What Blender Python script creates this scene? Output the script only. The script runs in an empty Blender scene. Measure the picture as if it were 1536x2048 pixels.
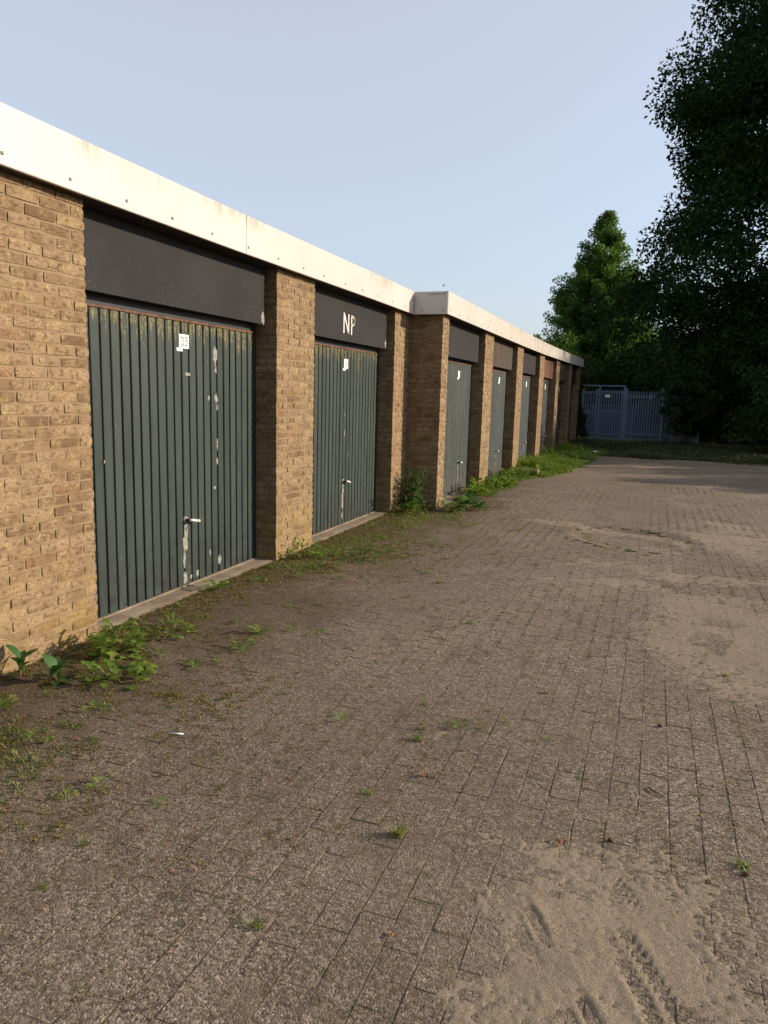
import bpy, math, random
import numpy as np
from mathutils import Vector, Matrix

random.seed(7)
rng = np.random.default_rng(11)
R = math.radians
scene = bpy.context.scene
COL = scene.collection

# ------------------------------------------------------------------ camera
cam = bpy.data.cameras.new('camera')
cam.sensor_fit = 'HORIZONTAL'
cam.sensor_width = 36.0
cam.lens = 1464.2 / 1536 * 36.0
cam.clip_start = 0.05
cam.clip_end = 2000
camo = bpy.data.objects.new('camera', cam)
COL.objects.link(camo)


def cam_axes(yaw, pit, roll):
    F = Vector((-math.sin(yaw) * math.cos(pit), math.cos(yaw) * math.cos(pit), -math.sin(pit)))
    Rt = Vector((math.cos(yaw), math.sin(yaw), 0))
    U = Rt.cross(F)
    return Rt * math.cos(roll) + U * math.sin(roll), U * math.cos(roll) - Rt * math.sin(roll), F


_r, _u, _f = cam_axes(R(19.898), R(9.108), R(1.520))
camo.matrix_world = Matrix(((_r.x, _u.x, -_f.x, 3.050), (_r.y, _u.y, -_f.y, 0.0), (_r.z, _u.z, -_f.z, 1.485), (0, 0, 0, 1)))
scene.camera = camo
CAMP = Vector((3.05, 0, 1.485))

# ------------------------------------------------------------------ world, sun, exposure
SUN_EL, SUN_AZ = R(17.0), R(23.0)          # azimuth measured from +X towards +Y
SUN_DIR = Vector((math.cos(SUN_EL) * math.cos(SUN_AZ), math.cos(SUN_EL) * math.sin(SUN_AZ), math.sin(SUN_EL)))
world = bpy.data.worlds.new('World')
scene.world = world
world.use_nodes = True
wn = world.node_tree.nodes
wl = world.node_tree.links
bg = wn['Background']
sky = wn.new('ShaderNodeTexSky')
sky.sky_type = 'NISHITA'
sky.sun_disc = False
sky.sun_elevation = SUN_EL
sky.sun_rotation = math.pi / 2 - SUN_AZ
sky.altitude = 0
sky.air_density = 1.0
sky.dust_density = 2.5
sky.ozone_density = 6.0
# thin high haze lies evenly over the whole sky and pales its blue
veil = wn.new('ShaderNodeMix')
veil.data_type = 'RGBA'
veil.blend_type = 'MIX'
veil.inputs[0].default_value = 0.55
veil.inputs[7].default_value = (3.15, 3.06, 2.82, 1)
wl.new(sky.outputs[0], veil.inputs[6])
wl.new(veil.outputs[2], bg.inputs[0])
bg.inputs[1].default_value = 0.15

sun = bpy.data.lights.new('sun', 'SUN')
sun.energy = 3.7
sun.angle = R(0.55)
sun.color = (1.0, 0.84, 0.655)
suno = bpy.data.objects.new('sun', sun)
COL.objects.link(suno)
suno.rotation_euler = SUN_DIR.to_track_quat('Z', 'Y').to_euler()
suno.location = (30, 15, 20)

scene.view_settings.view_transform = 'Standard'
scene.view_settings.look = 'None'
scene.view_settings.gamma = 1
scene.view_settings.exposure = 0.9
scene.view_settings.use_curve_mapping = False


# ------------------------------------------------------------------ node helpers
class NT:
    def __init__(self, name):
        self.m = bpy.data.materials.new(name)
        self.m.use_nodes = True
        self.n = self.m.node_tree.nodes
        self.l = self.m.node_tree.links
        self.b = self.n['Principled BSDF']
        self.out = self.n['Material Output']
        self._pos = None

    def node(self, t, **kw):
        x = self.n.new(t)
        for k, v in kw.items():
            setattr(x, k, v)
        return x

    def put(self, sock, v):
        if isinstance(v, bpy.types.NodeSocket):
            self.l.new(v, sock)
        elif isinstance(v, (tuple, list)) and len(v) == 3 and sock.type == 'RGBA':
            sock.default_value = (*v, 1)
        else:
            sock.default_value = v

    def pos(self):
        if self._pos is None:
            self._pos = self.node('ShaderNodeNewGeometry')
        return self._pos.outputs['Position']

    def rnd(self):
        self.pos()
        o = self.node('ShaderNodeObjectInfo').outputs['Random']
        a = self.math('ADD', o, self._pos.outputs['Random Per Island'])
        return self.math('FRACT', a)

    def sep(self, v):
        s = self.node('ShaderNodeSeparateXYZ')
        self.put(s.inputs[0], v)
        return s.outputs

    def scale(self, v, s):
        x = self.node('ShaderNodeVectorMath', operation='MULTIPLY')
        self.put(x.inputs[0], v)
        x.inputs[1].default_value = s
        return x.outputs[0]

    def math(self, op, a, b=0.0, clamp=False):
        x = self.node('ShaderNodeMath', operation=op)
        x.use_clamp = clamp
        self.put(x.inputs[0], a)
        self.put(x.inputs[1], b)
        return x.outputs[0]

    def noise(self, scale, detail=3, rough=0.55, vec=None, dist=0.0, out=0):
        x = self.node('ShaderNodeTexNoise')
        self.put(x.inputs['Vector'], self.pos() if vec is None else vec)
        x.inputs['Scale'].default_value = scale
        x.inputs['Detail'].default_value = detail
        x.inputs['Roughness'].default_value = rough
        x.inputs['Distortion'].default_value = dist
        return x.outputs[out]

    def voro(self, scale, vec=None, feature='F1', out='Distance'):
        x = self.node('ShaderNodeTexVoronoi', feature=feature)
        self.put(x.inputs['Vector'], self.pos() if vec is None else vec)
        x.inputs['Scale'].default_value = scale
        return x.outputs[out]

    def ramp(self, f, stops, interp='LINEAR'):
        x = self.node('ShaderNodeValToRGB')
        x.color_ramp.interpolation = interp
        e = x.color_ramp.elements
        while len(e) < len(stops):
            e.new(0.5)
        for i, (p, c) in enumerate(stops):
            e[i].position = p
            if isinstance(c, (int, float)):
                c = (c, c, c)
            e[i].color = (*c, 1)
        self.put(x.inputs[0], f)
        return x.outputs[0]

    def rng(self, v, a, b, c=0.0, d=1.0, smooth=True):
        x = self.node('ShaderNodeMapRange')
        if smooth:
            x.interpolation_type = 'SMOOTHSTEP'
        self.put(x.inputs[0], v)
        for i, q in enumerate((a, b, c, d)):
            self.put(x.inputs[1 + i], q)
        return x.outputs[0]

    def mix(self, f, a, b, mode='MIX'):
        x = self.node('ShaderNodeMix', data_type='RGBA', blend_type=mode)
        self.put(x.inputs[0], f)
        self.put(x.inputs[6], a)
        self.put(x.inputs[7], b)
        return x.outputs[2]

    def bump(self, h, strength=0.5, dist=0.002, prev=None):
        x = self.node('ShaderNodeBump')
        x.inputs['Strength'].default_value = strength
        x.inputs['Distance'].default_value = dist
        self.put(x.inputs['Height'], h)
        if prev is not None:
            self.l.new(prev, x.inputs['Normal'])
        return x.outputs[0]

    def done(self, col, rough=0.8, normal=None, spec=0.3, metal=0.0):
        self.put(self.b.inputs['Base Color'], col)
        self.put(self.b.inputs['Roughness'], rough)
        self.b.inputs['Specular IOR Level'].default_value = spec
        self.b.inputs['Metallic'].default_value = metal
        if normal is not None:
            self.l.new(normal, self.b.inputs['Normal'])
        return self.m


M = {}


def mat_brick(name, dark=1.0):
    t = NT(name)
    r = t.rnd()
    base = t.ramp(r, [(0, (.130, .084, .047)), (.15, (.175, .117, .067)), (.5, (.212, .147, .086)), (.72, (.252, .180, .106)), (.88, (.225, .162, .086)), (1, (.185, .108, .060))])
    sv = t.scale(t.pos(), (1, 1, 1.6))
    blot = t.noise(26, 4, .6, sv)
    col = t.mix(t.rng(blot, .46, .68), base, (.105, .056, .027))
    crease = t.noise(17, 4, .6, sv, 2.2)
    cr = t.rng(t.math('ABSOLUTE', t.math('SUBTRACT', crease, .52)), 0.0, .05, 1.0, 0.0)
    where = t.rng(t.noise(8, 2, .5), .44, .56)
    cr = t.math('MULTIPLY', cr, where)
    col = t.mix(t.math('MULTIPLY', cr, .85), col, (.40, .30, .155))
    fine = t.noise(240, 3, .7)
    col = t.mix(t.rng(fine, .35, .75, 0, .5), col, (.085, .048, .024))
    # lichen and algae low on the wall
    z = t.sep(t.pos())[2]
    low = t.rng(z, .05, .75, 1.0, 0.0)
    alg = t.math('MULTIPLY', low, t.rng(t.noise(5, 3, .6), .42, .68))
    col = t.mix(t.math('MULTIPLY', alg, .6), col, (.21, .15, .030))
    lich = t.math('MULTIPLY', t.rng(t.voro(28), .10, .17, 1, 0), t.rng(t.noise(9, 2, .5), t.math('SUBTRACT', .74, t.math('MULTIPLY', low, .20)), .80))
    col = t.mix(t.math('MULTIPLY', lich, .75), col, (.46, .41, .30))
    h = t.math('ADD', t.math('MULTIPLY', crease, .8), t.math('MULTIPLY', fine, .22))
    nrm = t.bump(h, .9, .006)
    return t.done(col, .9, nrm, .2)


M['brick'] = mat_brick('yellow_brown_brick')

t = NT('mortar')
n = t.noise(160, 3, .7)
M['mortar'] = t.done(t.mix(t.rng(t.noise(6, 3, .6), .3, .7), (.245, .175, .105), (.175, .118, .068)), .95, t.bump(n, .6, .003), .1)

t = NT('brick_wall_plain')
bt = t.node('ShaderNodeTexBrick')
M['brickplain'] = t.done(t.mix(t.noise(30, 3), (.15, .085, .04), (.2, .13, .06)), .9)


def mat_door(name, c1, c2, algae=True, dirt=.5):
    t = NT(name)
    z = t.sep(t.pos())[2]
    sv = t.scale(t.pos(), (1, 1, .25))
    col = t.mix(t.rng(t.noise(7, 4, .6, sv), .3, .7), c1, c2)
    col = t.mix(t.math('MULTIPLY', t.rnd(), .22), col, (.055, .066, .060))
    if algae:
        drip = t.noise(26, 3, .6, t.scale(t.pos(), (1, 1, .14)))
        lim = t.math('SUBTRACT', 2.03, t.math('MULTIPLY', t.rng(drip, .3, .75, smooth=False), .30))
        a = t.rng(t.math('SUBTRACT', z, lim), -.03, .03)
        a = t.math('MULTIPLY', a, t.rng(t.noise(60, 3, .6, t.scale(t.pos(), (1, 1, .3))), .30, .55))
        col = t.mix(t.math('MULTIPLY', a, .92), col, t.mix(t.rng(t.noise(40, 2), .4, .6), (.14, .13, .040), (.055, .040, .028)))
    low = t.rng(z, .0, .55, 1, 0)
    d = t.math('MULTIPLY', low, t.rng(t.noise(9, 4, .65), .35, .7))
    col = t.mix(t.math('MULTIPLY', d, dirt), col, (.014, .014, .015) if algae else (.11, .08, .055))
    # tiny flecks where the paint is off
    fl = t.math('MULTIPLY', t.rng(t.voro(38, t.scale(t.pos(), (1, 1, .45))), .07, .10, 1, 0), t.rng(t.noise(3.2, 2), .56, .68))
    col = t.mix(t.math('MULTIPLY', fl, .7), col, (.33, .32, .29))
    return t.done(col, t.rng(t.noise(15, 3), .3, .7, .45, .65), t.bump(t.noise(14, 2), .12, .004), .30)


M['door_green'] = mat_door('door_green_paint', (.0138, .0232, .0196), (.0215, .0325, .0275), True, .85)
M['door_green2'] = mat_door('door_grey_green_paint', (.030, .040, .037), (.042, .052, .049), False, .65)
M['door_blue'] = mat_door('door_blue_grey_paint', (.024, .033, .038), (.034, .043, .048), False, .5)
M['door_dark'] = mat_door('door_dark_paint', (.022, .024, .027), (.032, .033, .036), False, .5)


def mat_panel(name, a, b, rust=None):
    t = NT(name)
    col = t.mix(t.rng(t.noise(2.2, 4, .6), .3, .7), a, b)
    if rust:
        col = t.mix(t.rng(t.noise(3.0, 4, .6, t.scale(t.pos(), (1, 1, .5))), .35, .65, 0, .9), col, rust)
    z = t.sep(t.pos())[2]
    sv = t.node('ShaderNodeVectorMath', operation='ADD')
    t.put(sv.inputs[0], t.pos())
    t.put(sv.inputs[1], t.scale(t.noise(14, 2, .5, out=1), (.12, .12, .12)))
    scr = t.voro(34, sv.outputs[0], 'DISTANCE_TO_EDGE')
    m = t.math('MULTIPLY', t.rng(scr, .0, .022, 1, 0), t.rng(t.noise(55, 3, .6), .56, .66))
    m = t.math('MULTIPLY', m, t.rng(z, 2.36, 2.05, 0.05, 1))
    m = t.math('MULTIPLY', m, t.rng(t.noise(3.4, 2), .42, .6))
    col = t.mix(t.math('MULTIPLY', m, .8), col, (.30, .28, .26))
    return t.done(col, .7, t.bump(t.noise(90, 3), .12, .002), .2)


M['panel'] = mat_panel('charcoal_lintel_panel', (.0105, .0100, .0104), (.0170, .0160, .0164))
M['panel_brown'] = mat_panel('brown_lintel_panel', (.034, .027, .023), (.044, .035, .030), (.066, .043, .027))
M['panel_rust'] = mat_panel('rusty_lintel_panel', (.05, .03, .018), (.06, .036, .02), (.15, .06, .024))

t = NT('white_fascia')
z = t.sep(t.pos())[2]
col = t.mix(t.rng(t.noise(1.1, 3), .3, .7), (.500, .458, .420), (.462, .420, .383))
strk = t.noise(20, 4, .65, t.scale(t.pos(), (1, 1, .12)))
dm = t.math('MULTIPLY', t.rng(z, 2.64, 2.775), t.rng(strk, .42, .62))
dm = t.math('MULTIPLY', dm, t.rng(t.noise(1.3, 2), .42, .62))
col = t.mix(t.math('MULTIPLY', dm, .75), col, (.33, .21, .13))
yy = t.sep(t.pos())[1]
far = t.rng(yy, 11, 18, 0, .7)
g = t.math('MULTIPLY', far, t.rng(t.noise(7, 4, .6, t.scale(t.pos(), (1, 1, .2))), .36, .66))
col = t.mix(t.math('MULTIPLY', g, .75), col, (.27, .27, .18))
M['fascia'] = t.done(col, .38, t.bump(t.noise(3, 2), .08, .01), .4)

t = NT('dark_soffit')
M['soffit'] = t.done(t.mix(t.noise(12, 3), (.020, .016, .014), (.035, .028, .022)), .85)
t = NT('bitumen_roof')
M['bitumen'] = t.done(t.mix(t.noise(8, 3), (.04, .04, .04), (.07, .07, .065)), .95)
t = NT('black_frame')
M['frame'] = t.done(t.mix(t.noise(9, 3), (.014, .018, .024), (.025, .028, .03)), .5)
t = NT('rusty_rail')
M['rail'] = t.done(t.mix(t.rng(t.noise(30, 3), .35, .65), (.06, .035, .022), (.14, .07, .04)), .8)
t = NT('bare_metal')
M['bare'] = t.done(t.mix(t.rng(t.noise(60, 4), .35, .65), (.25, .24, .215), (.12, .12, .11)), .7, t.bump(t.noise(120, 3), .3, .001))
t = NT('handle_metal')
M['handle'] = t.done((.62, .58, .50), .38, None, .5, .35)
t = NT('lock_black')
M['black'] = t.done((.012, .012, .012), .5)
t = NT('sign_white')
M['white'] = t.done(t.mix(t.noise(30, 2), (.80, .79, .76), (.72, .71, .67)), .5)
t = NT('sign_ink')
M['ink'] = t.done((.02, .02, .02), .5)
t = NT('letter_paint')
M['letter'] = t.done(t.mix(t.rng(t.noise(50, 3), .4, .7), (.80, .74, .68), (.62, .53, .47)), .6)

t = NT('concrete_sill')
col = t.mix(t.rng(t.noise(5, 4, .6), .3, .7), (.31, .245, .175), (.20, .155, .108))
col = t.mix(t.rng(t.noise(70, 3, .7), .5, .75, 0, .6), col, (.11, .09, .07))
M['concrete'] = t.done(col, .95, t.bump(t.noise(110, 4, .7), .8, .005), .15)


def paver_nodes(t):
    """exposed aggregate concrete, worn, with moss and sand caught in it"""
    p = t.pos()
    x, y, z = t.sep(p)
    base = t.mix(t.rng(t.noise(1.3, 3, .6), .3, .7), (.226, .174, .130), (.288, .224, .167))
    rn = t.rnd()
    base = t.mix(t.rng(rn, .0, .35, .55, 0, False), base, (.120, .092, .070))
    base = t.mix(t.rng(rn, .7, 1.0, 0, .5, False), base, (.33, .262, .196))
    wv = t.node('ShaderNodeVectorMath', operation='ADD')
    t.put(wv.inputs[0], p)
    t.put(wv.inputs[1], t.scale(t.noise(60, 2, .6, out=1), (.014, .014, .014)))
    p = wv.outputs[0]
    g1 = t.voro(140, p, 'F1', 'Color')
    gs = t.sep(g1)
    stone = t.ramp(gs[0], [(0, (.042, .030, .022)), (.25, (.130, .099, .074)), (.5, (.230, .180, .135)), (.75, (.325, .260, .198)), (.93, (.43, .355, .27)), (1, (.54, .46, .36))])
    col = t.mix(.72, base, stone)
    red = t.math('MULTIPLY', t.rng(gs[1], .95, .97), .35)
    col = t.mix(red, col, (.30, .13, .07))
    # sand caught in the pits
    sd = t.math('MULTIPLY', t.rng(t.noise(.8, 4, .6), .50, .66), t.rng(x, 1.7, 3.2, .1, 1))
    sd = t.math('MULTIPLY', sd, t.rng(t.noise(60, 3, .6), .3, .6))
    col = t.mix(t.math('MULTIPLY', sd, .65), col, (.36, .29, .21))
    # dark organic dirt and moss towards the doors
    nd = t.math('MULTIPLY', t.math('SUBTRACT', t.noise(1.7, 4, .65), .5), 2.2)
    wall = t.rng(t.math('ADD', x, nd), .15, 1.55, 1, 0)
    dirt = t.mix(t.rng(t.noise(9, 4, .65), .35, .65), (.078, .044, .024), (.100, .074, .030))
    col = t.mix(t.math('MULTIPLY', wall, .78), col, dirt)
    moss = t.math('MULTIPLY', t.rng(t.noise(23, 4, .7), .50, .64), t.rng(t.noise(1.9, 3), .38, .62))
    col = t.mix(t.math('MULTIPLY', moss, .6), col, (.10, .098, .040))
    dk = t.rng(t.noise(3.1, 4, .65), .54, .72)
    col = t.mix(t.math('MULTIPLY', dk, .5), col, (.090, .066, .048))
    col = t.mix(t.rng(t.noise(.55, 3, .6), .40, .62, .30, 0), col, (.128, .094, .066))
    f1 = t.voro(140, p)
    f2 = t.voro(47, p)
    h = t.math('SUBTRACT', t.math('ADD', t.math('MULTIPLY', t.noise(45, 5, .75), 2.2), t.math('MULTIPLY', gs[2], .5)), t.math('ADD', t.math('MULTIPLY', f1, .75), t.math('MULTIPLY', f2, .35)))
    nrm = t.bump(h, 1.0, .0095)
    return col, nrm


t = NT('aggregate_paver')
c, nrm = paver_nodes(t)
M['paver'] = t.done(c, .95, nrm, .15)

t = NT('joint_soil')
c, nrm = paver_nodes(t)
x = t.sep(t._pos.outputs['Position'])[0]
soil = t.mix(t.rng(t.noise(14, 4, .65), .3, .7), (.135, .100, .068), (.250, .196, .140))
soil = t.mix(t.math('MULTIPLY', t.rng(t.noise(9, 4, .7), .48, .66), .6), soil, (.095, .090, .034))
soil = t.mix(t.rng(x, .1, 1.3, .6, 0), soil, (.080, .052, .030))
M['joint'] = t.done(t.mix(.6, c, soil), 1, nrm, .1)

t = NT('blown_sand')
p = t.pos()
col = t.mix(t.rng(t.noise(2.5, 4, .6), .3, .7), (.300, .238, .170), (.250, .199, .143))
col = t.mix(t.rng(t.noise(6, 4, .65), .55, .72, 0, .65), col, (.245, .165, .108))
col = t.mix(t.rng(t.noise(170, 3, .75), .45, .7, 0, .75), col, (.105, .082, .060))
col = t.mix(t.math('MULTIPLY', t.rng(t.voro(60), .16, .22, 1, 0), t.rng(t.noise(20, 2), .5, .65)), col, (.17, .14, .11))
h = t.math('ADD', t.noise(320, 3, .7), t.math('MULTIPLY', t.noise(40, 4, .65), 2.2))
M['sand'] = t.done(col, 1, t.bump(h, .8, .005), .1)

t = NT('ground_soil')
p = t.pos()
col = t.mix(t.rng(t.noise(.5, 4, .6), .35, .65), (.075, .085, .030), (.11, .095, .055))
col = t.mix(t.rng(t.noise(12, 3, .6), .4, .7, 0, .6), col, (.05, .06, .02))
M['ground'] = t.done(col, 1, t.bump(t.noise(20, 4, .7), .8, .03), .1)


def mat_leaf(name, stops, trans=.35, rough=.5, spec=.35):
    t = NT(name)
    r = t.rnd()
    col = t.ramp(r, stops)
    t.done(col, rough, None, spec)
    tr = t.node('ShaderNodeBsdfTranslucent')
    t.l.new(t.mix(1.0, col, (1.5, 1.6, .6), 'MULTIPLY'), tr.inputs[0])
    mx = t.node('ShaderNodeMixShader')
    mx.inputs[0].default_value = trans
    t.l.new(t.b.outputs[0], mx.inputs[1])
    t.l.new(tr.outputs[0], mx.inputs[2])
    t.l.new(mx.outputs[0], t.out.inputs[0])
    return t.m


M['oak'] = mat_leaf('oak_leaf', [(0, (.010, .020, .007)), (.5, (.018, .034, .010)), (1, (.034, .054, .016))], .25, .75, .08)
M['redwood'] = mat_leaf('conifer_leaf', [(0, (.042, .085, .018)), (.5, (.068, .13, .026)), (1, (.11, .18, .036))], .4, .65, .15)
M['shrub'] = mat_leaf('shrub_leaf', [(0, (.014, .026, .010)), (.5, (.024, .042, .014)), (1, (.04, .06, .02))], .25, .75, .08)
M['weed'] = mat_leaf('weed_leaf', [(0, (.080, .140, .018)), (.5, (.120, .195, .026)), (1, (.19, .23, .036))], .38)
M['weeddark'] = mat_leaf('weed_leaf_dark', [(0, (.035, .085, .022)), (.5, (.05, .115, .028)), (1, (.07, .14, .034))], .32, .42)
M['grass'] = mat_leaf('grass_blade', [(0, (.075, .115, .02)), (.4, (.115, .16, .03)), (.75, (.17, .18, .045)), (1, (.25, .20, .075))], .35)
M['shaded_verge'] = mat_leaf('shade_toned_verge_grass', [(0, (.022, .034, .008)), (.5, (.036, .048, .012)), (1, (.065, .06, .022))], .3)  # greens darkened so the colour itself carries shade at the yard end
M['mossy'] = mat_leaf('ground_moss', [(0, (.07, .085, .018)), (.35, (.13, .135, .028)), (.6, (.18, .155, .038)), (.8, (.17, .10, .038)), (1, (.14, .06, .028))], .2, .8, .1)
M['dry'] = mat_leaf('dry_leaf', [(0, (.16, .06, .03)), (.5, (.22, .10, .05)), (1, (.30, .17, .08))], .2, .8, .1)
M['stem'] = mat_leaf('stem', [(0, (.14, .10, .035)), (1, (.20, .13, .05))], .1)
M['redstem'] = mat_leaf('red_stem', [(0, (.22, .07, .035)), (1, (.30, .12, .06))], .1)

t = NT('bark')
M['bark'] = t.done(t.mix(t.noise(12, 4, .6, t.scale(t.pos(), (1, 1, .25))), (.04, .03, .022), (.09, .07, .05)), .95, t.bump(t.noise(20, 4, .6, t.scale(t.pos(), (1, 1, .2))), .8, .03), .1)
t = NT('galvanised_steel')
M['steel'] = t.done(t.mix(t.noise(5, 3), (.095, .108, .165), (.145, .160, .225)), .5, None, .4, .3)
t = NT('blue_steel')
M['bluesteel'] = t.done(t.mix(t.noise(2, 3), (.025, .035, .085), (.04, .05, .11)), .6)
t = NT('far_brick')
M['farbrick'] = t.done(t.mix(t.noise(3, 4), (.36, .17, .09), (.42, .22, .12)), .9)
t = NT('roof_tile')
M['rooftile'] = t.done(t.mix(t.noise(3, 4), (.10, .06, .045), (.14, .08, .06)), .9)
t = NT('window_glass')
M['glass'] = t.done((.03, .035, .04), .08, None, .6)
t = NT('stone_block')
M['block'] = t.done(t.mix(t.rng(t.noise(7, 4), .35, .65), (.20, .17, .12), (.13, .12, .07)), .95, t.bump(t.noise(40, 4), .6, .006), .1)
t = NT('pebble')
M['pebble'] = t.done(t.mix(t.noise(40, 3), (.05, .03, .022), (.09, .05, .035)), .85)


# ------------------------------------------------------------------ mesh helpers
def mesh(name, V, Fc, mat=None, smooth=False):
    me = bpy.data.meshes.new(name)
    if isinstance(Fc, np.ndarray) and Fc.ndim == 2 and len(Fc):
        V = np.ascontiguousarray(V, dtype=np.float32)
        k = Fc.shape[1]
        me.vertices.add(len(V))
        me.vertices.foreach_set('co', V.ravel())
        me.loops.add(Fc.size)
        me.loops.foreach_set('vertex_index', np.ascontiguousarray(Fc, dtype=np.int32).ravel())
        me.polygons.add(len(Fc))
        me.polygons.foreach_set('loop_start', np.arange(0, Fc.size, k, dtype=np.int32))
        me.polygons.foreach_set('loop_total', np.full(len(Fc), k, dtype=np.int32))
        me.update(calc_edges=True)
    else:
        me.from_pydata([tuple(map(float, v)) for v in V], [], [tuple(map(int, f)) for f in Fc])
        me.update()
    me.polygons.foreach_set('use_smooth', np.full(len(me.polygons), bool(smooth), dtype=bool))
    me.update()
    if mat is not None:
        me.materials.append(M[mat] if isinstance(mat, str) else mat)
    return me


def origin(o):
    v = Vector((0, 0, 0))
    while o is not None:
        v += o.location
        o = o.parent
    return v


def link(name, data, loc=(0, 0, 0), parent=None, rot=None, scale=None):
    o = bpy.data.objects.new(name, data)
    COL.objects.link(o)
    l = Vector(loc)
    if parent is not None:
        o.parent = parent
        l = l - origin(parent)
    o.location = l
    if rot is not None:
        o.rotation_euler = rot
    if scale is not None:
        o.scale = scale
    return o


def solid(name, V, Fc, mat, parent=None, smooth=False, base=None):
    """world-space vertices; the object's origin goes to the middle of its base"""
    V = np.asarray(V, dtype=float)
    if base is None:
        base = np.array([(V[:, 0].min() + V[:, 0].max()) / 2, (V[:, 1].min() + V[:, 1].max()) / 2, V[:, 2].min()])
    else:
        base = np.asarray(base, dtype=float)
    return link(name, mesh(name, V - base, Fc, mat, smooth), base, parent)


def tag(o, label=None, cat=None, group=None, kind=None):
    if label:
        o['label'] = label
    if cat:
        o['category'] = cat
    if group:
        o['group'] = group
    if kind:
        o['kind'] = kind
    return o


def thing(name, loc, label, cat, group=None):
    return tag(link(name, None, loc), label, cat, group)


class MB:
    def __init__(self):
        self.v, self.f = [], []

    def add(self, V, Fc):
        b = len(self.v)
        self.v.extend([tuple(q) for q in V])
        self.f.extend([tuple(i + b for i in q) for q in Fc])
        return self

    def box(self, x0, x1, y0, y1, z0, z1):
        V = [(x, y, z) for x in (x0, x1) for y in (y0, y1) for z in (z0, z1)]
        return self.add(V, [(0, 1, 3, 2), (4, 6, 7, 5), (0, 4, 5, 1), (2, 3, 7, 6), (0, 2, 6, 4), (1, 5, 7, 3)])

    def bbox(self, x0, x1, y0, y1, z0, z1, b=.003):
        """box with chamfered edges"""
        V, Fc = chamfer_box(x1 - x0, y1 - y0, z1 - z0, b)
        c = np.array([(x0 + x1) / 2, (y0 + y1) / 2, (z0 + z1) / 2])
        return self.add(V + c, Fc)

    def tube(self, P, rad, n=6, cap=True):
        P = [Vector(q) for q in P]
        if not isinstance(rad, (list, tuple)):
            rad = [rad] * len(P)
        rings = []
        b = len(self.v)
        for i, q in enumerate(P):
            d = (P[min(i + 1, len(P) - 1)] - P[max(i - 1, 0)]).normalized()
            a = d.cross(Vector((0, 0, 1)))
            if a.length < .05:
                a = d.cross(Vector((1, 0, 0)))
            a.normalize()
            c = d.cross(a)
            for k in range(n):
                w = 2 * math.pi * k / n
                self.v.append(tuple(q + (a * math.cos(w) + c * math.sin(w)) * rad[i]))
        for i in range(len(P) - 1):
            for k in range(n):
                k2 = (k + 1) % n
                self.f.append((b + i * n + k, b + i * n + k2, b + (i + 1) * n + k2, b + (i + 1) * n + k))
        if cap:
            self.f.append(tuple(b + k for k in range(n))[::-1])
            self.f.append(tuple(b + (len(P) - 1) * n + k for k in range(n)))
        return self

    def build(self, name, mat, parent=None, smooth=False, base=None):
        return solid(name, self.v, self.f, mat, parent, smooth, base)


def chamfer_box(dx, dy, dz, b):
    h = np.array([dx, dy, dz]) / 2
    V, idx = [], {}
    for sx in (-1, 1):
        for sy in (-1, 1):
            for sz in (-1, 1):
                s = np.array([sx, sy, sz])
                for ax in range(3):
                    q = h - b
                    q[ax] = h[ax]
                    idx[(sx, sy, sz, ax)] = len(V)
                    V.append(s * q)
    Fc = []
    S = (-1, 1)

    def quad(L):
        c = sum(V[i] for i in L) / len(L)
        n = np.cross(V[L[1]] - V[L[0]], V[L[2]] - V[L[0]])
        Fc.append(tuple(L if np.dot(n, c) > 0 else L[::-1]))

    for ax in range(3):
        o = [a for a in range(3) if a != ax]
        for s in S:
            L = []
            for (a, c) in ((-1, -1), (1, -1), (1, 1), (-1, 1)):
                k = [0, 0, 0]
                k[ax] = s
                k[o[0]] = a
                k[o[1]] = c
                L.append(idx[(*k, ax)])
            quad(L)
        for a in S:
            for c in S:
                k1 = [0, 0, 0]
                k1[o[0]] = a
                k1[o[1]] = c
                k1[ax] = -1
                k2 = list(k1)
                k2[ax] = 1
                quad([idx[(*k1, o[0])], idx[(*k2, o[0])], idx[(*k2, o[1])], idx[(*k1, o[1])]])
    for sx in S:
        for sy in S:
            for sz in S:
                quad([idx[(sx, sy, sz, a)] for a in range(3)])
    return np.array(V), Fc


def hash2(ix, iy, seed):
    n = (ix.astype(np.int64) * 374761393 + iy.astype(np.int64) * 668265263 + seed * 974711) & 0xffffffff
    n = ((n ^ (n >> 13)) * 1274126177) & 0xffffffff
    n = n ^ (n >> 16)
    return (n & 0xffff) / 65535.0


def vnoise(x, y, s, seed=0, octs=3):
    x = np.asarray(x, float)
    y = np.asarray(y, float)
    out = 0
    amp, tot = 1.0, 0
    for o in range(octs):
        X, Y = x * s, y * s
        ix, iy = np.floor(X), np.floor(Y)
        fx, fy = X - ix, Y - iy
        fx = fx * fx * (3 - 2 * fx)
        fy = fy * fy * (3 - 2 * fy)
        h = lambda a, b: hash2(ix + a, iy + b, seed + o * 17)
        v = (h(0, 0) * (1 - fx) + h(1, 0) * fx) * (1 - fy) + (h(0, 1) * (1 - fx) + h(1, 1) * fx) * fy
        out = out + v * amp
        tot += amp
        amp *= .5
        s *= 2.03
    return out / tot


def sstep(a, b, v):
    t = np.clip((v - a) / (b - a), 0.0, 1.0)
    return t * t * (3 - 2 * t)


def gz(x, y):
    """height of the paving: old, gently settled, with one sunken patch"""
    x = np.asarray(x, float)
    y = np.asarray(y, float)
    z = .022 * (vnoise(x, y, .7, 3, 2) - .5) * sstep(.0, .8, x)
    dx, dy = (x - 2.95), (y - 8.35)
    u = (dx * .83 - dy * .55) / .75
    v = (dx * .55 + dy * .83) / .62
    z = z - .030 * (1 - sstep(.75, 1.05, np.sqrt(u * u + v * v)))
    return z


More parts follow.
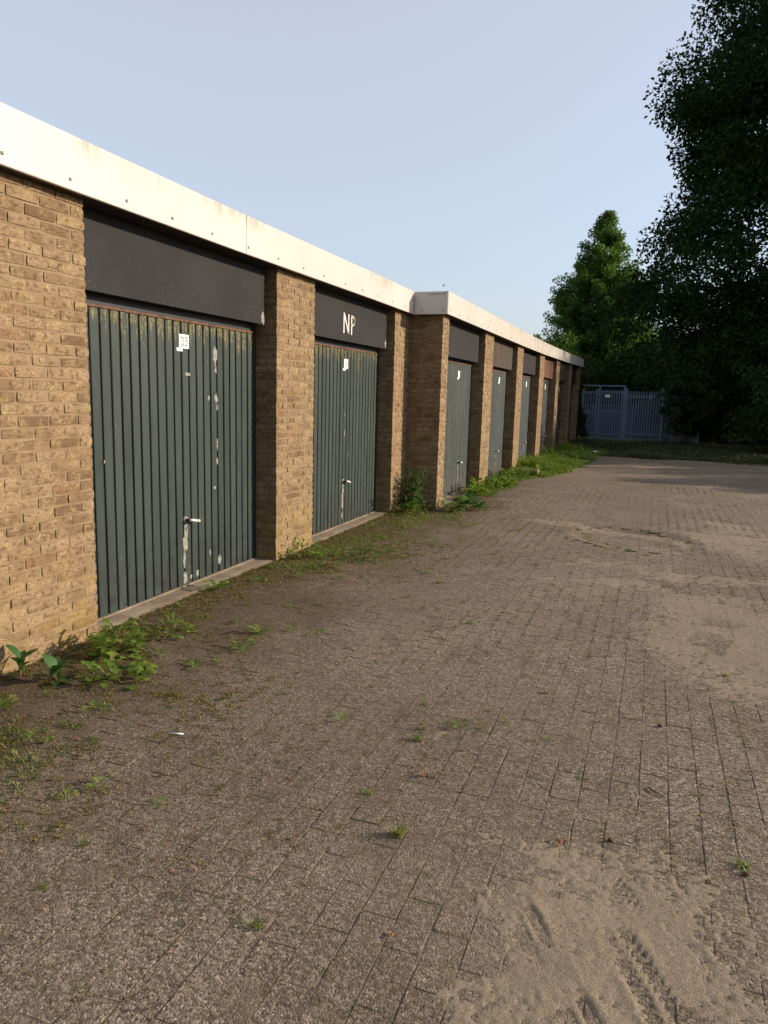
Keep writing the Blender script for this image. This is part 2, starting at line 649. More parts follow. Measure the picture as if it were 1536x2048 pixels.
def gzf(x, y):
    return float(gz(np.array([x]), np.array([y]))[0])


# ------------------------------------------------------------------ ground sheet
g = solid('ground', [(-400, -400, -.07), (400, -400, -.07), (400, 600, -.07), (-400, 600, -.07)], [(0, 1, 2, 3)], 'ground')
tag(g, kind='structure')

# ------------------------------------------------------------------ pavement: sand bed + pavers
PX0, PX1, PY0, PY1 = -.02, 8.0, -1.6, 20.6


def grid(x0, x1, y0, y1, nx, ny, zf):
    X, Y = np.meshgrid(np.linspace(x0, x1, nx + 1), np.linspace(y0, y1, ny + 1))
    Z = zf(X, Y)
    V = np.stack([X.ravel(), Y.ravel(), Z.ravel()], 1)
    i = np.arange(nx * ny)
    a = (i // nx) * (nx + 1) + i % nx
    return V, np.stack([a, a + 1, a + nx + 2, a + nx + 1], 1)


V, Fc = grid(PX0, PX1, PY0, PY1, 200, 520, lambda x, y: gz(x, y) + np.minimum(-.0011 + .0034 * (vnoise(x, y, 2.2, 9, 3) - .5), -.00025))
pavement = solid('pavement', V, Fc, 'joint', base=(0, 0, 0))
tag(pavement, kind='structure')


def paver_variant(seed):
    """a concrete setting stone with worn, chipped arrises"""
    r = np.random.default_rng(seed)
    L, Wd, T = .2082, .1035, .03
    ny, nx = 4, 2
    V, Fc = [], []
    b = .0024
    for j in range(ny + 1):
        for i in range(nx + 1):
            x = -Wd / 2 + b + (Wd - 2 * b) * i / nx
            y = -L / 2 + b + (L - 2 * b) * j / ny
            edge = i in (0, nx) or j in (0, ny)
            V.append((x + r.normal(0, .0012) * edge, y + r.normal(0, .0012) * edge, r.normal(0, .0003)))
    ring = [(i, 0) for i in range(nx)] + [(nx, j) for j in range(ny)] + [(i, ny) for i in range(nx, 0, -1)] + [(0, j) for j in range(ny, 0, -1)]
    top = [j * (nx + 1) + i for i, j in ring]
    for j in range(ny):
        for i in range(nx):
            a = j * (nx + 1) + i
            Fc.append((a, a + 1, a + nx + 2, a + nx + 1))
    b0 = len(V)
    for i, j in ring:
        x = -Wd / 2 + Wd * i / nx + r.normal(0, .0008)
        y = -L / 2 + L * j / ny + r.normal(0, .0008)
        V.append((x, y, -.0018 - abs(r.normal(0, .0006))))
    n = len(ring)
    for k in range(n):
        k2 = (k + 1) % n
        Fc.append((top[k], b0 + k, b0 + k2, top[k2]))
    return np.array(V), np.array(Fc)


PV = [paver_variant(50 + i) for i in range(10)]
PM = [mesh('paver', v, f, 'paver') for v, f in PV]
pw, pl = .1062, .2115
cells = []
nx = int((PX1 - .03) / pw)
for i in range(nx):
    x = .03 + (i + .5) * pw
    off = .5 * (i % 2)
    for j in range(int((PY1 - PY0) / pl) - 1):
        y = PY0 + (j + .5 + off) * pl
        if y > 9.2 and x < .47:
            continue
        cells.append((x, y))
cells = np.array(cells)
cx = cells[:, 0] + .012 * (vnoise(cells[:, 0], cells[:, 1], .5, 21, 2) - .5) + rng.normal(0, .0008, len(cells))
cy = cells[:, 1] + .03 * (vnoise(cells[:, 0], cells[:, 1], .45, 22, 2) - .5) + rng.normal(0, .0016, len(cells))
e = .06
cz = gz(cx, cy) + np.clip(rng.normal(.0002, .0004, len(cells)), 0, .0013)
sx = (gz(cx + e, cy) - gz(cx - e, cy)) / (2 * e) + rng.normal(0, .0045, len(cells))
sy = (gz(cx, cy + e) - gz(cx, cy - e)) / (2 * e) + rng.normal(0, .005, len(cells))
rz = rng.normal(0, .006, len(cells))
# in view of the camera, by apparent size
d = np.stack([cx, cy, cz], 1) - np.array(CAMP)
dep = d @ np.array(_f)
px = (d @ np.array(_r)) / np.maximum(dep, .01) * 1464.2
py = (d @ np.array(_u)) / np.maximum(dep, .01) * 1464.2
vis = (dep > .3) & (np.abs(px) < 760) & (np.abs(py) < 1016)
sandy = (cx > 2.7) & (cy < 2.6)
order = np.argsort(np.where(vis & ~sandy, dep, 1e9))
single = set(order[:300].tolist())
acc_v, acc_f, nb = [], [], 0
for k in range(len(cells)):
    vi = int(rng.integers(len(PV)))
    if k in single:
        o = link('paver', PM[vi], (cx[k], cy[k], cz[k]), pavement, (math.atan(sy[k]), -math.atan(sx[k]), rz[k]))
    else:
        v = PV[vi][0]
        c, s = math.cos(rz[k]), math.sin(rz[k])
        X = v[:, 0] * c - v[:, 1] * s
        Y = v[:, 0] * s + v[:, 1] * c
        Z = v[:, 2] + sx[k] * X + sy[k] * Y
        acc_v.append(np.stack([X + cx[k], Y + cy[k], Z + cz[k]], 1))
        acc_f.append(PV[vi][1] + nb)
        nb += len(v)
o = link('paving_stones', mesh('paving_stones', np.concatenate(acc_v), np.concatenate(acc_f), 'paver'), (0, 0, 0), pavement)
tag(o, kind='stuff')


# ------------------------------------------------------------------ blown sand with tyre tracks
def tracks(x, y):
    """relief pressed into the sand by tyres: long ribs with cross lugs"""
    z = np.zeros_like(x)
    for (ax, ay, bx, by, w, ribs, lug, dep) in (
            (2.76, 2.02, 3.05, 1.55, .055, 2, .0, .0045), (3.04, 2.02, 3.26, 1.58, .06, 2, .030, .0038),
            (3.30, 2.10, 3.62, 1.70, .06, 2, .036, .0045), (3.42, 4.60, 3.62, 5.45, .13, 1, .042, .005),
            (3.24, 1.74, 3.46, 1.45, .06, 1, .034, .0045), (2.98, 2.28, 3.12, 2.05, .05, 1, .026, .003),
            (3.75, 3.4, 4.05, 5.2, .10, 2, .04, .004)):
        L = math.hypot(bx - ax, by - ay)
        ux, uy = (bx - ax) / L, (by - ay) / L
        s = (x - ax) * ux + (y - ay) * uy
        wob = .02 * (vnoise(s, s * 0 + ax * 7, 5, 77, 2) - .5)
        q = -(x - ax) * uy + (y - ay) * ux + wob
        inside = sstep(0, .08, s) * (1 - sstep(L - .1, L, s)) * (1 - sstep(w * .85, w, np.abs(q)))
        inside = inside * sstep(.36, .56, vnoise(x, y, 8, 31, 3))
        pat = 0.0
        if lug:
            chev = s + np.abs(q) * .9
            pat = pat + .55 * np.sign(np.sin(chev * 2 * math.pi / lug)) * (np.abs(q) > w * .15)
        if ribs > 1:
            pat = pat + .75 * np.cos(q / w * math.pi * ribs)
        else:
            pat = pat * 1.2
        z = z + inside * dep * (pat * .6 - .35)
        rim = np.exp(-((np.abs(q) - w * 1.08) / .014) ** 2) * sstep(0, .08, s) * (1 - sstep(L - .1, L, s))
        z = z + rim * dep * .4 * sstep(.4, .6, vnoise(x, y, 7, 33, 2)) * (ribs > 1)
    return z


def sand_h(x, y):
    n1 = vnoise(x, y, 1.4, 41, 4)
    n2 = vnoise(x, y, 7, 43, 3)

    def blob(ax, ay, rx, ry, rot=0):
        dx, dy = x - ax, y - ay
        c, s = math.cos(rot), math.sin(rot)
        return 1 - np.sqrt(((dx * c + dy * s) / rx) ** 2 + ((-dx * s + dy * c) / ry) ** 2)

    a = np.maximum.reduce([blob(3.05, 1.85, .30, .45, .15), blob(3.60, 5.0, .40, 1.2, .1), blob(3.25, 1.45, .35, .3), blob(3.35, 6.7, .8, .35, -.3),
                           blob(2.1, 8.9, 1.2, .16, -.25) * .7, blob(4.2, 3.2, .3, 1.8), blob(3.9, 8.8, .5, 1.2), blob(2.9, 6.2, .7, .18, .1) * .6])
    a = np.clip(a, -1.0, .45)
    h = a * .60 + (n1 - .5) * .9 + (n2 - .5) * .75 + (vnoise(x, y, 55, 45, 2) - .5) * .95
    return np.clip(h * .011, -.02, .0026) - .0005


def sand_sheet(x0, x1, y0, y1, res):
    nx, ny = int((x1 - x0) / res), int((y1 - y0) / res)
    def zf(x, y):
        h = sand_h(x, y)
        t_ = 1.9 * tracks(x, y) * sstep(-.003, .002, h)
        return gz(x, y) + h + t_ + .003 * (vnoise(x, y, 26, 47, 3) - .5)
    V, Fc = grid(x0, x1, y0, y1, nx, ny, zf)
    hh = sand_h(V[:, 0], V[:, 1])
    keep = (hh[Fc].max(1) > -.0045)
    Fc = Fc[keep]
    used = np.unique(Fc)
    mp = np.full(len(V), -1)
    mp[used] = np.arange(len(used))
    return V[used], mp[Fc]


Va, Fa = sand_sheet(2.3, 4.1, 1.1, 2.7, .0065)
Vb, Fb = sand_sheet(2.9, 5.6, 2.7, 6.2, .012)
Ve, Fe = sand_sheet(4.1, 5.6, .4, 2.7, .02)
Vc, Fcc = sand_sheet(1.2, 2.9, 2.7, 10.5, .03)
Vd, Fd = sand_sheet(2.9, 6.0, 6.2, 12.5, .03)
Vs = np.concatenate([Va, Vb, Vc, Vd, Ve])
Fs = np.concatenate([Fa, Fb + len(Va), Fcc + len(Va) + len(Vb), Fd + len(Va) + len(Vb) + len(Vc), Fe + len(Va) + len(Vb) + len(Vc) + len(Vd)])
o = link('sand', mesh('sand', Vs, Fs, 'sand', True), (0, 0, 0))
tag(o, 'pale blown sand lying over the paving with tyre tracks', 'sand', kind='stuff')


# ------------------------------------------------------------------ brickwork
def brick_mesh(dx, dy, dz, seed):
    r = np.random.default_rng(seed)
    V, idx = [], {}
    for i in (-1, 0, 1):
        for j in (-1, 0, 1):
            for k in (-1, 0, 1):
                if i == j == k == 0:
                    continue
                q = np.array([i, j, k], float)
                c = np.count_nonzero(q)
                pull = np.array([0.0, 0.0, 0.0])
                if c == 3:
                    pull = q * .0030
                elif c == 2:
                    pull = q * .0012
                jit = r.normal(0, .0009, 3) * (np.array([1.1, 1, 1]))
                idx[(i, j, k)] = len(V)
                V.append(q * np.array([dx, dy, dz]) / 2 - pull + jit)
    Fc = []
    for ax in range(3):
        o = [a for a in range(3) if a != ax]
        for s in (-1, 1):
            for a in (-1, 0):
                for b in (-1, 0):
                    L = []
                    for (da, db) in ((0, 0), (1, 0), (1, 1), (0, 1)):
                        k = [0, 0, 0]
                        k[ax] = s
                        k[o[0]] = a + da
                        k[o[1]] = b + db
                        L.append(idx[tuple(k)])
                    flip = (s > 0) == (ax != 1)
                    Fc.append(tuple(L) if flip else tuple(L[::-1]))
    return np.array(V), np.array(Fc)


BL, BT, BH = .2015, .098, .0535
CH = .0625
BV = {'s': [brick_mesh(BT, BL, BH, 100 + i) for i in range(8)], 'h': [brick_mesh(BL, BT - .001, BH, 200 + i) for i in range(6)],
      'x': [brick_mesh(BL, BT, BH, 300 + i) for i in range(8)], 'c': [brick_mesh(BT, BT, BH, 400 + i) for i in range(5)]}
NOM = {'s': (BT, BL, BH), 'h': (BL, BT - .001, BH), 'x': (BL, BT, BH), 'c': (BT, BT, BH)}
BM = {k: [mesh('brick', v, f, 'brick') for v, f in L] for k, L in BV.items()}


def lay(parent, bricks, single_ok, budget):
    """bricks: (type, cx, cy, cz, dx, dy, dz, front). The visible ones become bricks of their own until the budget is spent."""
    av, af, n = [], [], 0
    for (ty, x, y, z, dx, dy, dz, front) in bricks:
        i = int(rng.integers(len(BV[ty])))
        nm = NOM[ty]
        sc = (dx / nm[0], dy / nm[1], dz / nm[2])
        p = (x + float(np.clip(rng.normal(0, .0014), -.003, .003)), y + rng.normal(0, .0018), z + rng.normal(0, .0011))
        tilt = rng.normal(0, .005, 3)
        if single_ok and front and budget[0] > 0:
            budget[0] -= 1
            link('brick', BM[ty][i], p, parent, tuple(tilt), sc)
        else:
            v, f = BV[ty][i]
            v = v * np.array(sc)
            v = v + np.cross(tilt, v)
            av.append(v + np.array(p))
            af.append(f + n)
            n += len(v)
    if av:
        o = link('brickwork', mesh('brickwork', np.concatenate(av), np.concatenate(af), 'brick'), origin(parent), parent)
        o.data.transform(Matrix.Translation(-origin(parent)))
        tag(o, kind='stuff')


NC = 41
Z0 = -.045


def pillar(name, parent, xf, y0, y1, n2, single_ok, budget, top=2.5, side_depth=.30, long_side=None):
    """brick pier whose face lies at x = xf, between y0 and y1; n2 half bricks wide in stretcher bond"""
    w = y1 - y0
    p = (w + .010) / (n2 / 2)          # pitch of a whole brick
    bl, bh = p - .009, p / 2 - .009
    mb = MB()
    rec = .0065
    back = xf - side_depth if long_side is None else long_side
    mb.box(xf - side_depth, xf - rec, y0 + rec, y1 - rec, Z0, top)
    core = mb.build(name, 'mortar', parent)
    bricks = []
    nc = int((top - Z0) / CH) + 1
    for c in range(nc):
        z = Z0 + (c + .5) * CH
        if z + BH / 2 > top + .02:
            break
        y = y1
        halves = n2
        first_half = (c % 2 == 1)
        seq = []
        if first_half:
            seq.append(1)
            halves -= 1
        while halves >= 2:
            seq.append(2)
            halves -= 2
        if halves:
            seq.append(1)
        y = y1
        for k, s in enumerate(seq):
            L = bl if s == 2 else bh
            yc = y - L / 2
            end = k in (0, len(seq) - 1)
            if s == 2:
                bricks.append(('s', xf - BT / 2, yc, z, BT, L, BH, True))
            else:
                bricks.append(('h', xf - BL / 2, yc, z, BL, L, BH, True))
            y -= L + .010
        # returns on the two flanks
        for (side, s) in ((1, seq[0]), (-1, seq[-1])):
            yc = (y1 - BT / 2) if side == 1 else (y0 + BT / 2)
            xs = xf - (BT if s == 2 else BL) - .010
            stop = back if side == -1 else xf - .26
            while xs - .03 > stop:
                L = min(BL, xs - stop)
                if s == 2 and xs > xf - BT - .02 and long_side is None:
                    L = min(BT, L)
                ty = 'x' if L > .12 else 'c'
                bricks.append((ty, xs - L / 2, yc, z, L, BT, BH, long_side is not None and side == -1))
                xs -= L + .010
    lay(core, bricks, single_ok, budget)
    if long_side is not None:
        mb = MB().box(long_side, xf - side_depth - .002, y0 + rec, y0 + .1, Z0, top)
        mb.build('side_wall', 'mortar', core)
    return core


# ------------------------------------------------------------------ garage parts
def strokes(segs, w, x0, x1):
    mb = MB()
    for (a, b) in segs:
        a, b = Vector((0, *a)), Vector((0, *b))
        d = (b - a).normalized()
        n = Vector((0, -d.z, d.y)) * w / 2
        a = a - d * w * .35
        b = b + d * w * .35
        V = []
        for x in (x0, x1):
            for q in (a - n, b - n, b + n, a + n):
                V.append((x, q.y, q.z))
        mb.add(V, [(4, 5, 6, 7), (3, 2, 1, 0), (0, 1, 5, 4), (1, 2, 6, 5), (2, 3, 7, 6), (3, 0, 4, 7)])
    return mb


def arc(cy, cz, ry, rz, a0, a1, n=10):
    P = [(cy + ry * math.cos(R(a0 + (a1 - a0) * i / n)), cz + rz * math.sin(R(a0 + (a1 - a0) * i / n))) for i in range(n + 1)]
    return list(zip(P[:-1], P[1:]))


def patch(parent, y, z, w, h, x, seed, mat='bare'):
    """a scab of bare metal where the paint has come off"""
    r = np.random.default_rng(seed)
    n = 14
    P = []
    for i in range(n):
        a = 2 * math.pi * i / n
        q = 1 + r.normal(0, .17)
        P.append((y + math.cos(a) * w / 2 * q, z + math.sin(a) * h / 2 * q * (1 + .2 * r.normal())))
    V = [(x, *q) for q in P] + [(x - .004, *q) for q in P]
    Fc = [tuple(range(n))] + [(i, n + i, n + (i + 1) % n, (i + 1) % n) for i in range(n)]
    Fc[0] = tuple(range(n))
    return solid('bare_patch', V, Fc, mat, parent)


def slat_mesh(w, h):
    """one pressed rib of the door: flat face, rolled edges"""
    d = .011
    pr = [(-w / 2, -d), (-w / 2 + .002, -.003), (-w / 2 + .006, 0), (w / 2 - .006, 0), (w / 2 - .002, -.003), (w / 2, -d)]
    V, Fc = [], []
    zs = [0, h * .25, h * .5, h * .75, h]
    for k, z in enumerate(zs):
        for (y, x) in pr:
            V.append((x + (random.uniform(-.0008, .0008)), y, z))
    n = len(pr)
    for k in range(len(zs) - 1):
        for i in range(n - 1):
            Fc.append((k * n + i, k * n + i + 1, (k + 1) * n + i + 1, (k + 1) * n + i))
    Fc.append(tuple((len(zs) - 1) * n + i for i in range(n)))
    return V, Fc


SLAT_MESH = {}
SLAT = .0941
GAP = .0165


def garage_door(parent, xd, y0, y1, mat, slats, frame_mat='frame', flat=False):
    """steel up-and-over door between y0 and y1 whose face lies at x = xd"""
    mb = MB()
    mb.box(xd - .03, xd - .0115, y0 + .012, y1 - .012, .006, 1.985)
    door = mb.build('garage_door', 'black' if slats else mat, parent)
    fr = MB()
    fr.box(xd - .045, xd - .004, y0 + .001, y0 + .042, .0, 2.03)
    fr.box(xd - .045, xd - .004, y1 - .05, y1 - .001, .0, 2.03)
    fr.box(xd - .045, xd - .010, y0 + .043, y1 - .051, 1.987, 2.12)
    fr.build('door_frame', frame_mat, door)
    MB().bbox(xd - .012, xd + .006, y0 + .044, y1 - .052, 1.966, 1.984, .002).build('top_rail', 'rail', door)
    a, b = y0 + .045, y1 - .055
    n = max(1, round((b - a) / SLAT))
    pitch = (b - a) / n
    h = 1.945
    if slats == 'single':
        key = (mat, round(pitch, 3))
        for k in range(n):
            vk = k % 4
            if (key, vk) not in SLAT_MESH:
                V, Fc = slat_mesh(pitch - GAP, h)
                SLAT_MESH[(key, vk)] = mesh('slat', V, Fc, mat)
            link('slat', SLAT_MESH[(key, vk)], (xd + random.uniform(-.0012, .0012), a + (k + .5) * pitch, .018), door)
    elif slats == 'joined':
        mb = MB()
        for k in range(n):
            V, Fc = slat_mesh(pitch - GAP, h)
            mb.add([(v[0] + xd, v[1] + a + (k + .5) * pitch, v[2] + .018) for v in V], Fc)
        tag(mb.build('ribbed_panel', mat, door), kind='stuff')
    else:
        MB().bbox(xd - .011, xd, a, b, .018, 1.963, .004).build('flat_panel', mat, door)
    MB().bbox(xd - .03, xd + .018, y0 + .01, y1 - .02, .0075, .016, .003).build('bottom_rail', 'concrete', door)
    return door


def handle(door, xd, y, z, lever=True, L=.10):
    mb = MB()
    mb.tube([(xd - .004, y, z), (xd + .006, y, z)], [.030, .027], 14)
    mb.build('rosette', 'bare', door, True)
    mb = MB()
    mb.tube([(xd + .004, y, z), (xd + .05, y, z)], .011, 10)
    mb.build('spindle', 'black', door, True)
    mb = MB()
    mb.tube([(xd + .046, y - .012, z + .004), (xd + .055, y + .02, z - .002), (xd + .055, y + L, z - .018)], [.010, .012, .0115], 8)
    mb.build('lever', 'handle', door, True)
    MB().bbox(xd, xd + .004, y - .022, y + .022, z - .135, z - .035, .002).build('lock_plate', 'bare', door)
    MB().bbox(xd + .003, xd + .006, y - .005, y + .004, z - .085, z - .050, .001).build('keyhole', 'black', door)


def number_sign(door, xd, y0, y1, z0, z1, digits=None, sticker=True):
    s = MB().bbox(xd + .001, xd + .004, y0, y1, z0, z1, .0008).build('number_sign', 'white', door)
    if sticker:
        MB().bbox(xd + .001, xd + .0032, y0 - .028, y0 + .042, z0 - .022, z0 + .002, .0006).build('sticker', 'white', door)
    if digits:
        w, h = (y1 - y0), (z1 - z0)
        mb = strokes([], .006, 0, 0)
        X0, X1, sw = xd + .004, xd + .0048, .0072
        for k, dg in enumerate(digits):
            cy = y0 + w * (.33 + .38 * k)
            cz = (z0 + z1) / 2
            rw, rh = w * .135, h * .30
            if dg == '0':
                S = arc(cy, cz + rh * .45, rw, rh * .55, 0, 180) + arc(cy, cz - rh * .45, rw, rh * .55, 180, 360) + [((cy - rw, cz - rh * .45), (cy - rw, cz + rh * .45)), ((cy + rw, cz - rh * .45), (cy + rw, cz + rh * .45))]
            elif dg == '3':
                S = [((cy - rw, cz + rh), (cy + rw, cz + rh)), ((cy + rw, cz + rh), (cy - rw * .1, cz + rh * .15))] + arc(cy - rw * .2, cz - rh * .42, rw * 1.15, rh * .57, 90, -130)
            elif dg == '4':
                S = [((cy + rw * .4, cz - rh), (cy + rw * .4, cz + rh)), ((cy + rw * .4, cz + rh), (cy - rw, cz - rh * .35)), ((cy - rw, cz - rh * .35), (cy + rw, cz - rh * .35))]
            q = strokes(S, sw, X0, X1)
            q.build('digit', 'ink', door)
    return s


def lintel(parent, xp, y0, y1, mat, z0=2.04, z1=2.5):
    o = MB().bbox(xp - .022, xp, y0 + .006, y1 - .03, z0, z1, .002).build('lintel_panel', mat, parent)
    return o


screw_v = MB().tube([(0, 0, 0), (.004, 0, 0), (.006, 0, 0)], [.0095, .0095, .005], 8)
SCREW = mesh('screw', screw_v.v, screw_v.f, 'bare', True)


def fascia(parent, xf, ya, yb, z0, dz0, dz1, hgt, screws):
    """one white fascia board with a folded bottom edge"""
    V = []
    for y, dz in ((ya + .0015, dz0), (yb - .0015, dz1)):
        pr = [(xf, z0 + hgt), (xf, z0 + .004), (xf - .003, z0), (xf - .022, z0), (xf - .022, z0 + .006), (xf - .010, z0 + .010), (xf - .010, z0 + hgt - .006), (xf - .045, z0 + hgt - .006), (xf - .045, z0 + hgt + .002), (xf - .003, z0 + hgt + .002)]
        for (x, z) in pr:
            V.append((x, y, z + dz))
    n = 10
    Fc = [(i, (i + 1) % n, n + (i + 1) % n, n + i) for i in range(n)]
    Fc += [tuple(range(n))[::-1], tuple(range(n, 2 * n))]
    o = solid('fascia_board', V, Fc, 'fascia', parent)
    for (y, z) in screws:
        k = (y - ya) / (yb - ya)
        link('screw', SCREW, (xf, y, z + dz0 + (dz1 - dz0) * k), o)
    return o


HF = 2.50
FH = .275

# ------------------------------------------------------------------ nearer garage row (doors 03 and 04 in view)
row1 = thing('garage_row', (0, 5, 0), 'nearer row of yellow brick garages with dark green doors and letters NP', 'garages')
bud1 = [330]
piers1 = [(-.30, .43, 7), (2.690, 3.419, 7), (5.651, 6.388, 7), (8.657, 9.30, 6)]
pillar('pillar', row1, 0, -.30, .43, 7, False, bud1)
pillar('pillar', row1, 0, 2.690, 3.419, 7, True, bud1)
pillar('pillar', row1, 0, 5.651, 6.388, 7, True, bud1)
pillar('pillar', row1, 0, 8.657, 9.295, 6, False, bud1)
MB().box(-5.6, -.31, -.30, 9.21, -.06, 2.49).build('wall', 'brickplain', row1)
MB().box(-5.65, .062, -.36, 9.10, 2.515, 2.74).build('roof', 'bitumen', row1)
MB().box(-.30, .066, -.36, 9.215, 2.5015, 2.5135).build('soffit', 'soffit', row1)
for (a, b) in ((.43, 2.690), (3.419, 5.651), (6.388, 8.657)):
    V, Fc = grid(-.30, -.012, a + .002, b - .002, 8, 60, lambda x, y: .006 + .006 * (vnoise(x, y, 5, 61, 3) - .5) - .012 * sstep(-.06, -.012, x + .05 * (vnoise(x, y, 3, 62, 2) - .5)))
    solid('threshold', V, Fc, 'concrete', row1, True)
XD = -.20
d02 = garage_door(row1, XD, .43, 2.690, 'door_green', 'joined')
d03 = garage_door(row1, XD, 3.419, 5.651, 'door_green', 'single')
d04 = garage_door(row1, XD, 6.388, 8.657, 'door_green', 'single')
for i, (y, z, w, h) in enumerate([(5.014, 1.756, .055, .134), (5.019, 1.641, .024, .053), (4.647, 1.597, .060, .030), (5.022, 1.420, .042, .075), (4.920, 1.424, .028, .050),
                                  (5.035, 1.350, .025, .045), (4.988, .716, .032, .03), (4.583, .335, .064, .16), (4.572, .22, .03, .12), (4.579, .075, .052, .10), (4.651, .064, .03, .027),
                                  (4.914, .198, .018, .061), (5.050, .118, .045, .085), (3.746, 1.019, .013, .022), (4.737, .072, .03, .064), (5.030, 1.053, .018, .081), (5.027, .925, .024, .05)]):
    patch(d03, y, z, w, h, XD + .0026, 900 + i)
for i, (y, z, w, h) in enumerate([(7.575, .30, .05, .22), (7.57, .12, .03, .10), (7.60, 1.05, .02, .09), (7.72, .8, .012, .05), (7.60, 1.25, .015, .06), (6.7, .5, .012, .03)]):
    patch(d04, y, z, w, h, XD + .0026, 940 + i)
handle(d03, XD, 4.595, .515)
handle(d04, XD, 7.585, .505, L=.085)
number_sign(d03, XD, 4.548, 4.667, 1.778, 1.877, '03')
number_sign(d04, XD, 7.554, 7.664, 1.757, 1.862, '04')
lintel(row1, -.10, .43, 2.690, 'panel')
lp3 = lintel(row1, -.10, 3.419, 5.651, 'panel')
lp4 = lintel(row1, -.10, 6.388, 8.657, 'panel', 2.035)
# painted letters N P
XL = -.10
for segs in ([((7.305, 2.125), (7.305, 2.318)), ((7.315, 2.312), (7.425, 2.132)), ((7.432, 2.128), (7.432, 2.315))],
             [((7.515, 2.122), (7.512, 2.312))] + arc(7.518, 2.262, .085, .048, 92, -90, 9)):
    strokes(segs, .021, XL - .002, XL + .0022).build('letter', 'letter', lp4)
# grey smear at each panel's corner
for lp, y in ((lp3, 5.585), (lp4, 8.592)):
    patch(lp, y, 2.095, .055, .085, XL + .0015, int(y * 100), 'bare').name = 'grey_smear'
yb = [-.42, 2.252, 5.002, 7.751, 9.215]
sy_ = [2.36, 2.80, 3.23, 3.67, 4.10, 4.55, 5.03, 5.50, 5.96, 6.38, 6.88, 7.33, 7.79, 8.27, 8.73, 9.12, 1.9, 1.45, 1.0, .55, .1]
wav = [0, .004, -.003, .003, 0]
for k, (a, b) in enumerate(zip(yb[:-1], yb[1:])):
    fascia(row1, .089 + (.0015, 0, .002, -.0005)[k], a, b, HF, wav[k], wav[k + 1], FH, [(y, 2.552) for y in sy_ if a + .01 < y < b - .01])

# ------------------------------------------------------------------ farther garage row, set forward
row2 = thing('garage_row', (.445, 18, 0), 'farther row of brick garages set forward beyond the white corner with small blank tags', 'garages')
X2 = .445
bud2 = [300]


def lift(y):
    return float(np.interp(y, [9, 16.8, 22, 27.4], [0, 0, .055, .14]))


piers2 = [(9.22, 9.529, 3), (11.731, 12.378, 6), (14.687, 15.347, 6), (17.693, 18.401, 7), (20.809, 21.473, 6), (24.028, 24.680, 6), (27.05, 27.45, 4)]
for i, (a, b, n2) in enumerate(piers2):
    pillar('pillar', row2, X2, a, b, n2, i < 3, bud2, 2.5 + lift((a + b) / 2), long_side=-.30 if i == 0 else None)
MB().box(-5.6, X2 - .31, 9.225, 27.4, -.06, 2.49).build('wall', 'brickplain', row2)
ps = [9.11, 16.8, 22, 27.5]
V, Fc = [], []
for y in ps:
    dz = lift(y)
    for (x, z) in ((-5.65, 2.515), (X2 + .062, 2.515), (X2 + .062, 2.735), (-5.65, 2.735)):
        V.append((x, y, z + dz))
for k in range(3):
    for i in range(4):
        j = (i + 1) % 4
        Fc.append((k * 4 + i, k * 4 + j, k * 4 + 4 + j, k * 4 + 4 + i))
Fc += [(3, 2, 1, 0), (12, 13, 14, 15)]
solid('roof', V, Fc, 'bitumen', row2)
V, Fc = [], []
for y in ps:
    dz = lift(y)
    for (x, z) in ((X2 - .30, 2.5015), (X2 + .066, 2.5015), (X2 + .066, 2.5135), (X2 - .30, 2.5135)):
        V.append((x, y + (.01 if y < 10 else 0), z + dz))
for k in range(3):
    for i in range(4):
        j = (i + 1) % 4
        Fc.append((k * 4 + i, k * 4 + j, k * 4 + 4 + j, k * 4 + 4 + i))
Fc += [(3, 2, 1, 0), (12, 13, 14, 15)]
solid('soffit', V, Fc, 'soffit', row2)
doors2 = []
dm = ['door_green2', 'door_green2', 'door_blue', 'door_dark', 'door_dark', 'door_dark']
pm = ['panel', 'panel_brown', 'panel', 'panel_rust', 'panel_brown', 'panel']
tagy = [10.84, 13.90, 17.03, 20.13, 23.25, 26.0]
hy = [11.05, 13.90, 17.15, 20.35, 23.5, 26.3]
for i in range(6):
    a, b = piers2[i][1], piers2[i + 1][0]
    V, Fc = grid(X2 - .30, X2 - .012, a + .002, b - .002, 6, 40, lambda x, y: .006 + .006 * (vnoise(x, y, 5, 61, 3) - .5))
    solid('threshold', V, Fc, 'concrete', row2, True)
    d_ = garage_door(row2, X2 - .20, a, b, dm[i], 'joined' if i < 2 else None)
    number_sign(d_, X2 - .20, tagy[i], tagy[i] + .10, 1.76, 1.865)
    handle(d_, X2 - .20, hy[i], .48, L=.07)
    patch(d_, hy[i] + .01, .22, .03, .15, X2 - .1975, 970 + i)
    dz = lift((a + b) / 2)
    lintel(row2, X2 - .10, a, b, pm[i], 2.025, 2.5 + dz)
yb = [9.10, 11.95, 14.70, 17.45, 20.2, 22.95, 25.4, 27.55]
for a, b in zip(yb[:-1], yb[1:]):
    sc = []
    y = a + .12
    while y < b - .05:
        sc.append((y, 2.552 + random.uniform(-.006, .006)))
        if random.random() < .25 and y < 14:
            sc.append((y + .15, 2.66))
        y += .45
    fascia(row2, X2 + .089, a, b, HF, lift(a), lift(b), FH, sc)
# the short return of the fascia that faces the near row
Vr = MB().bbox(.094, X2 + .086, 9.088, 9.0985, 2.497, 2.773, .0015).build('fascia_return', 'fascia', row2)
for (x, z) in ((.20, 2.55), (.47, 2.55), (.49, 2.75), (.36, 2.742), (.28, 2.735)):
    s = link('screw', SCREW, (x, 9.088, z), Vr, (0, 0, R(-90)))
MB().bbox(.30, .485, 9.084, 9.0875, 2.739, 2.745, .0008).build('seam', 'bare', Vr)


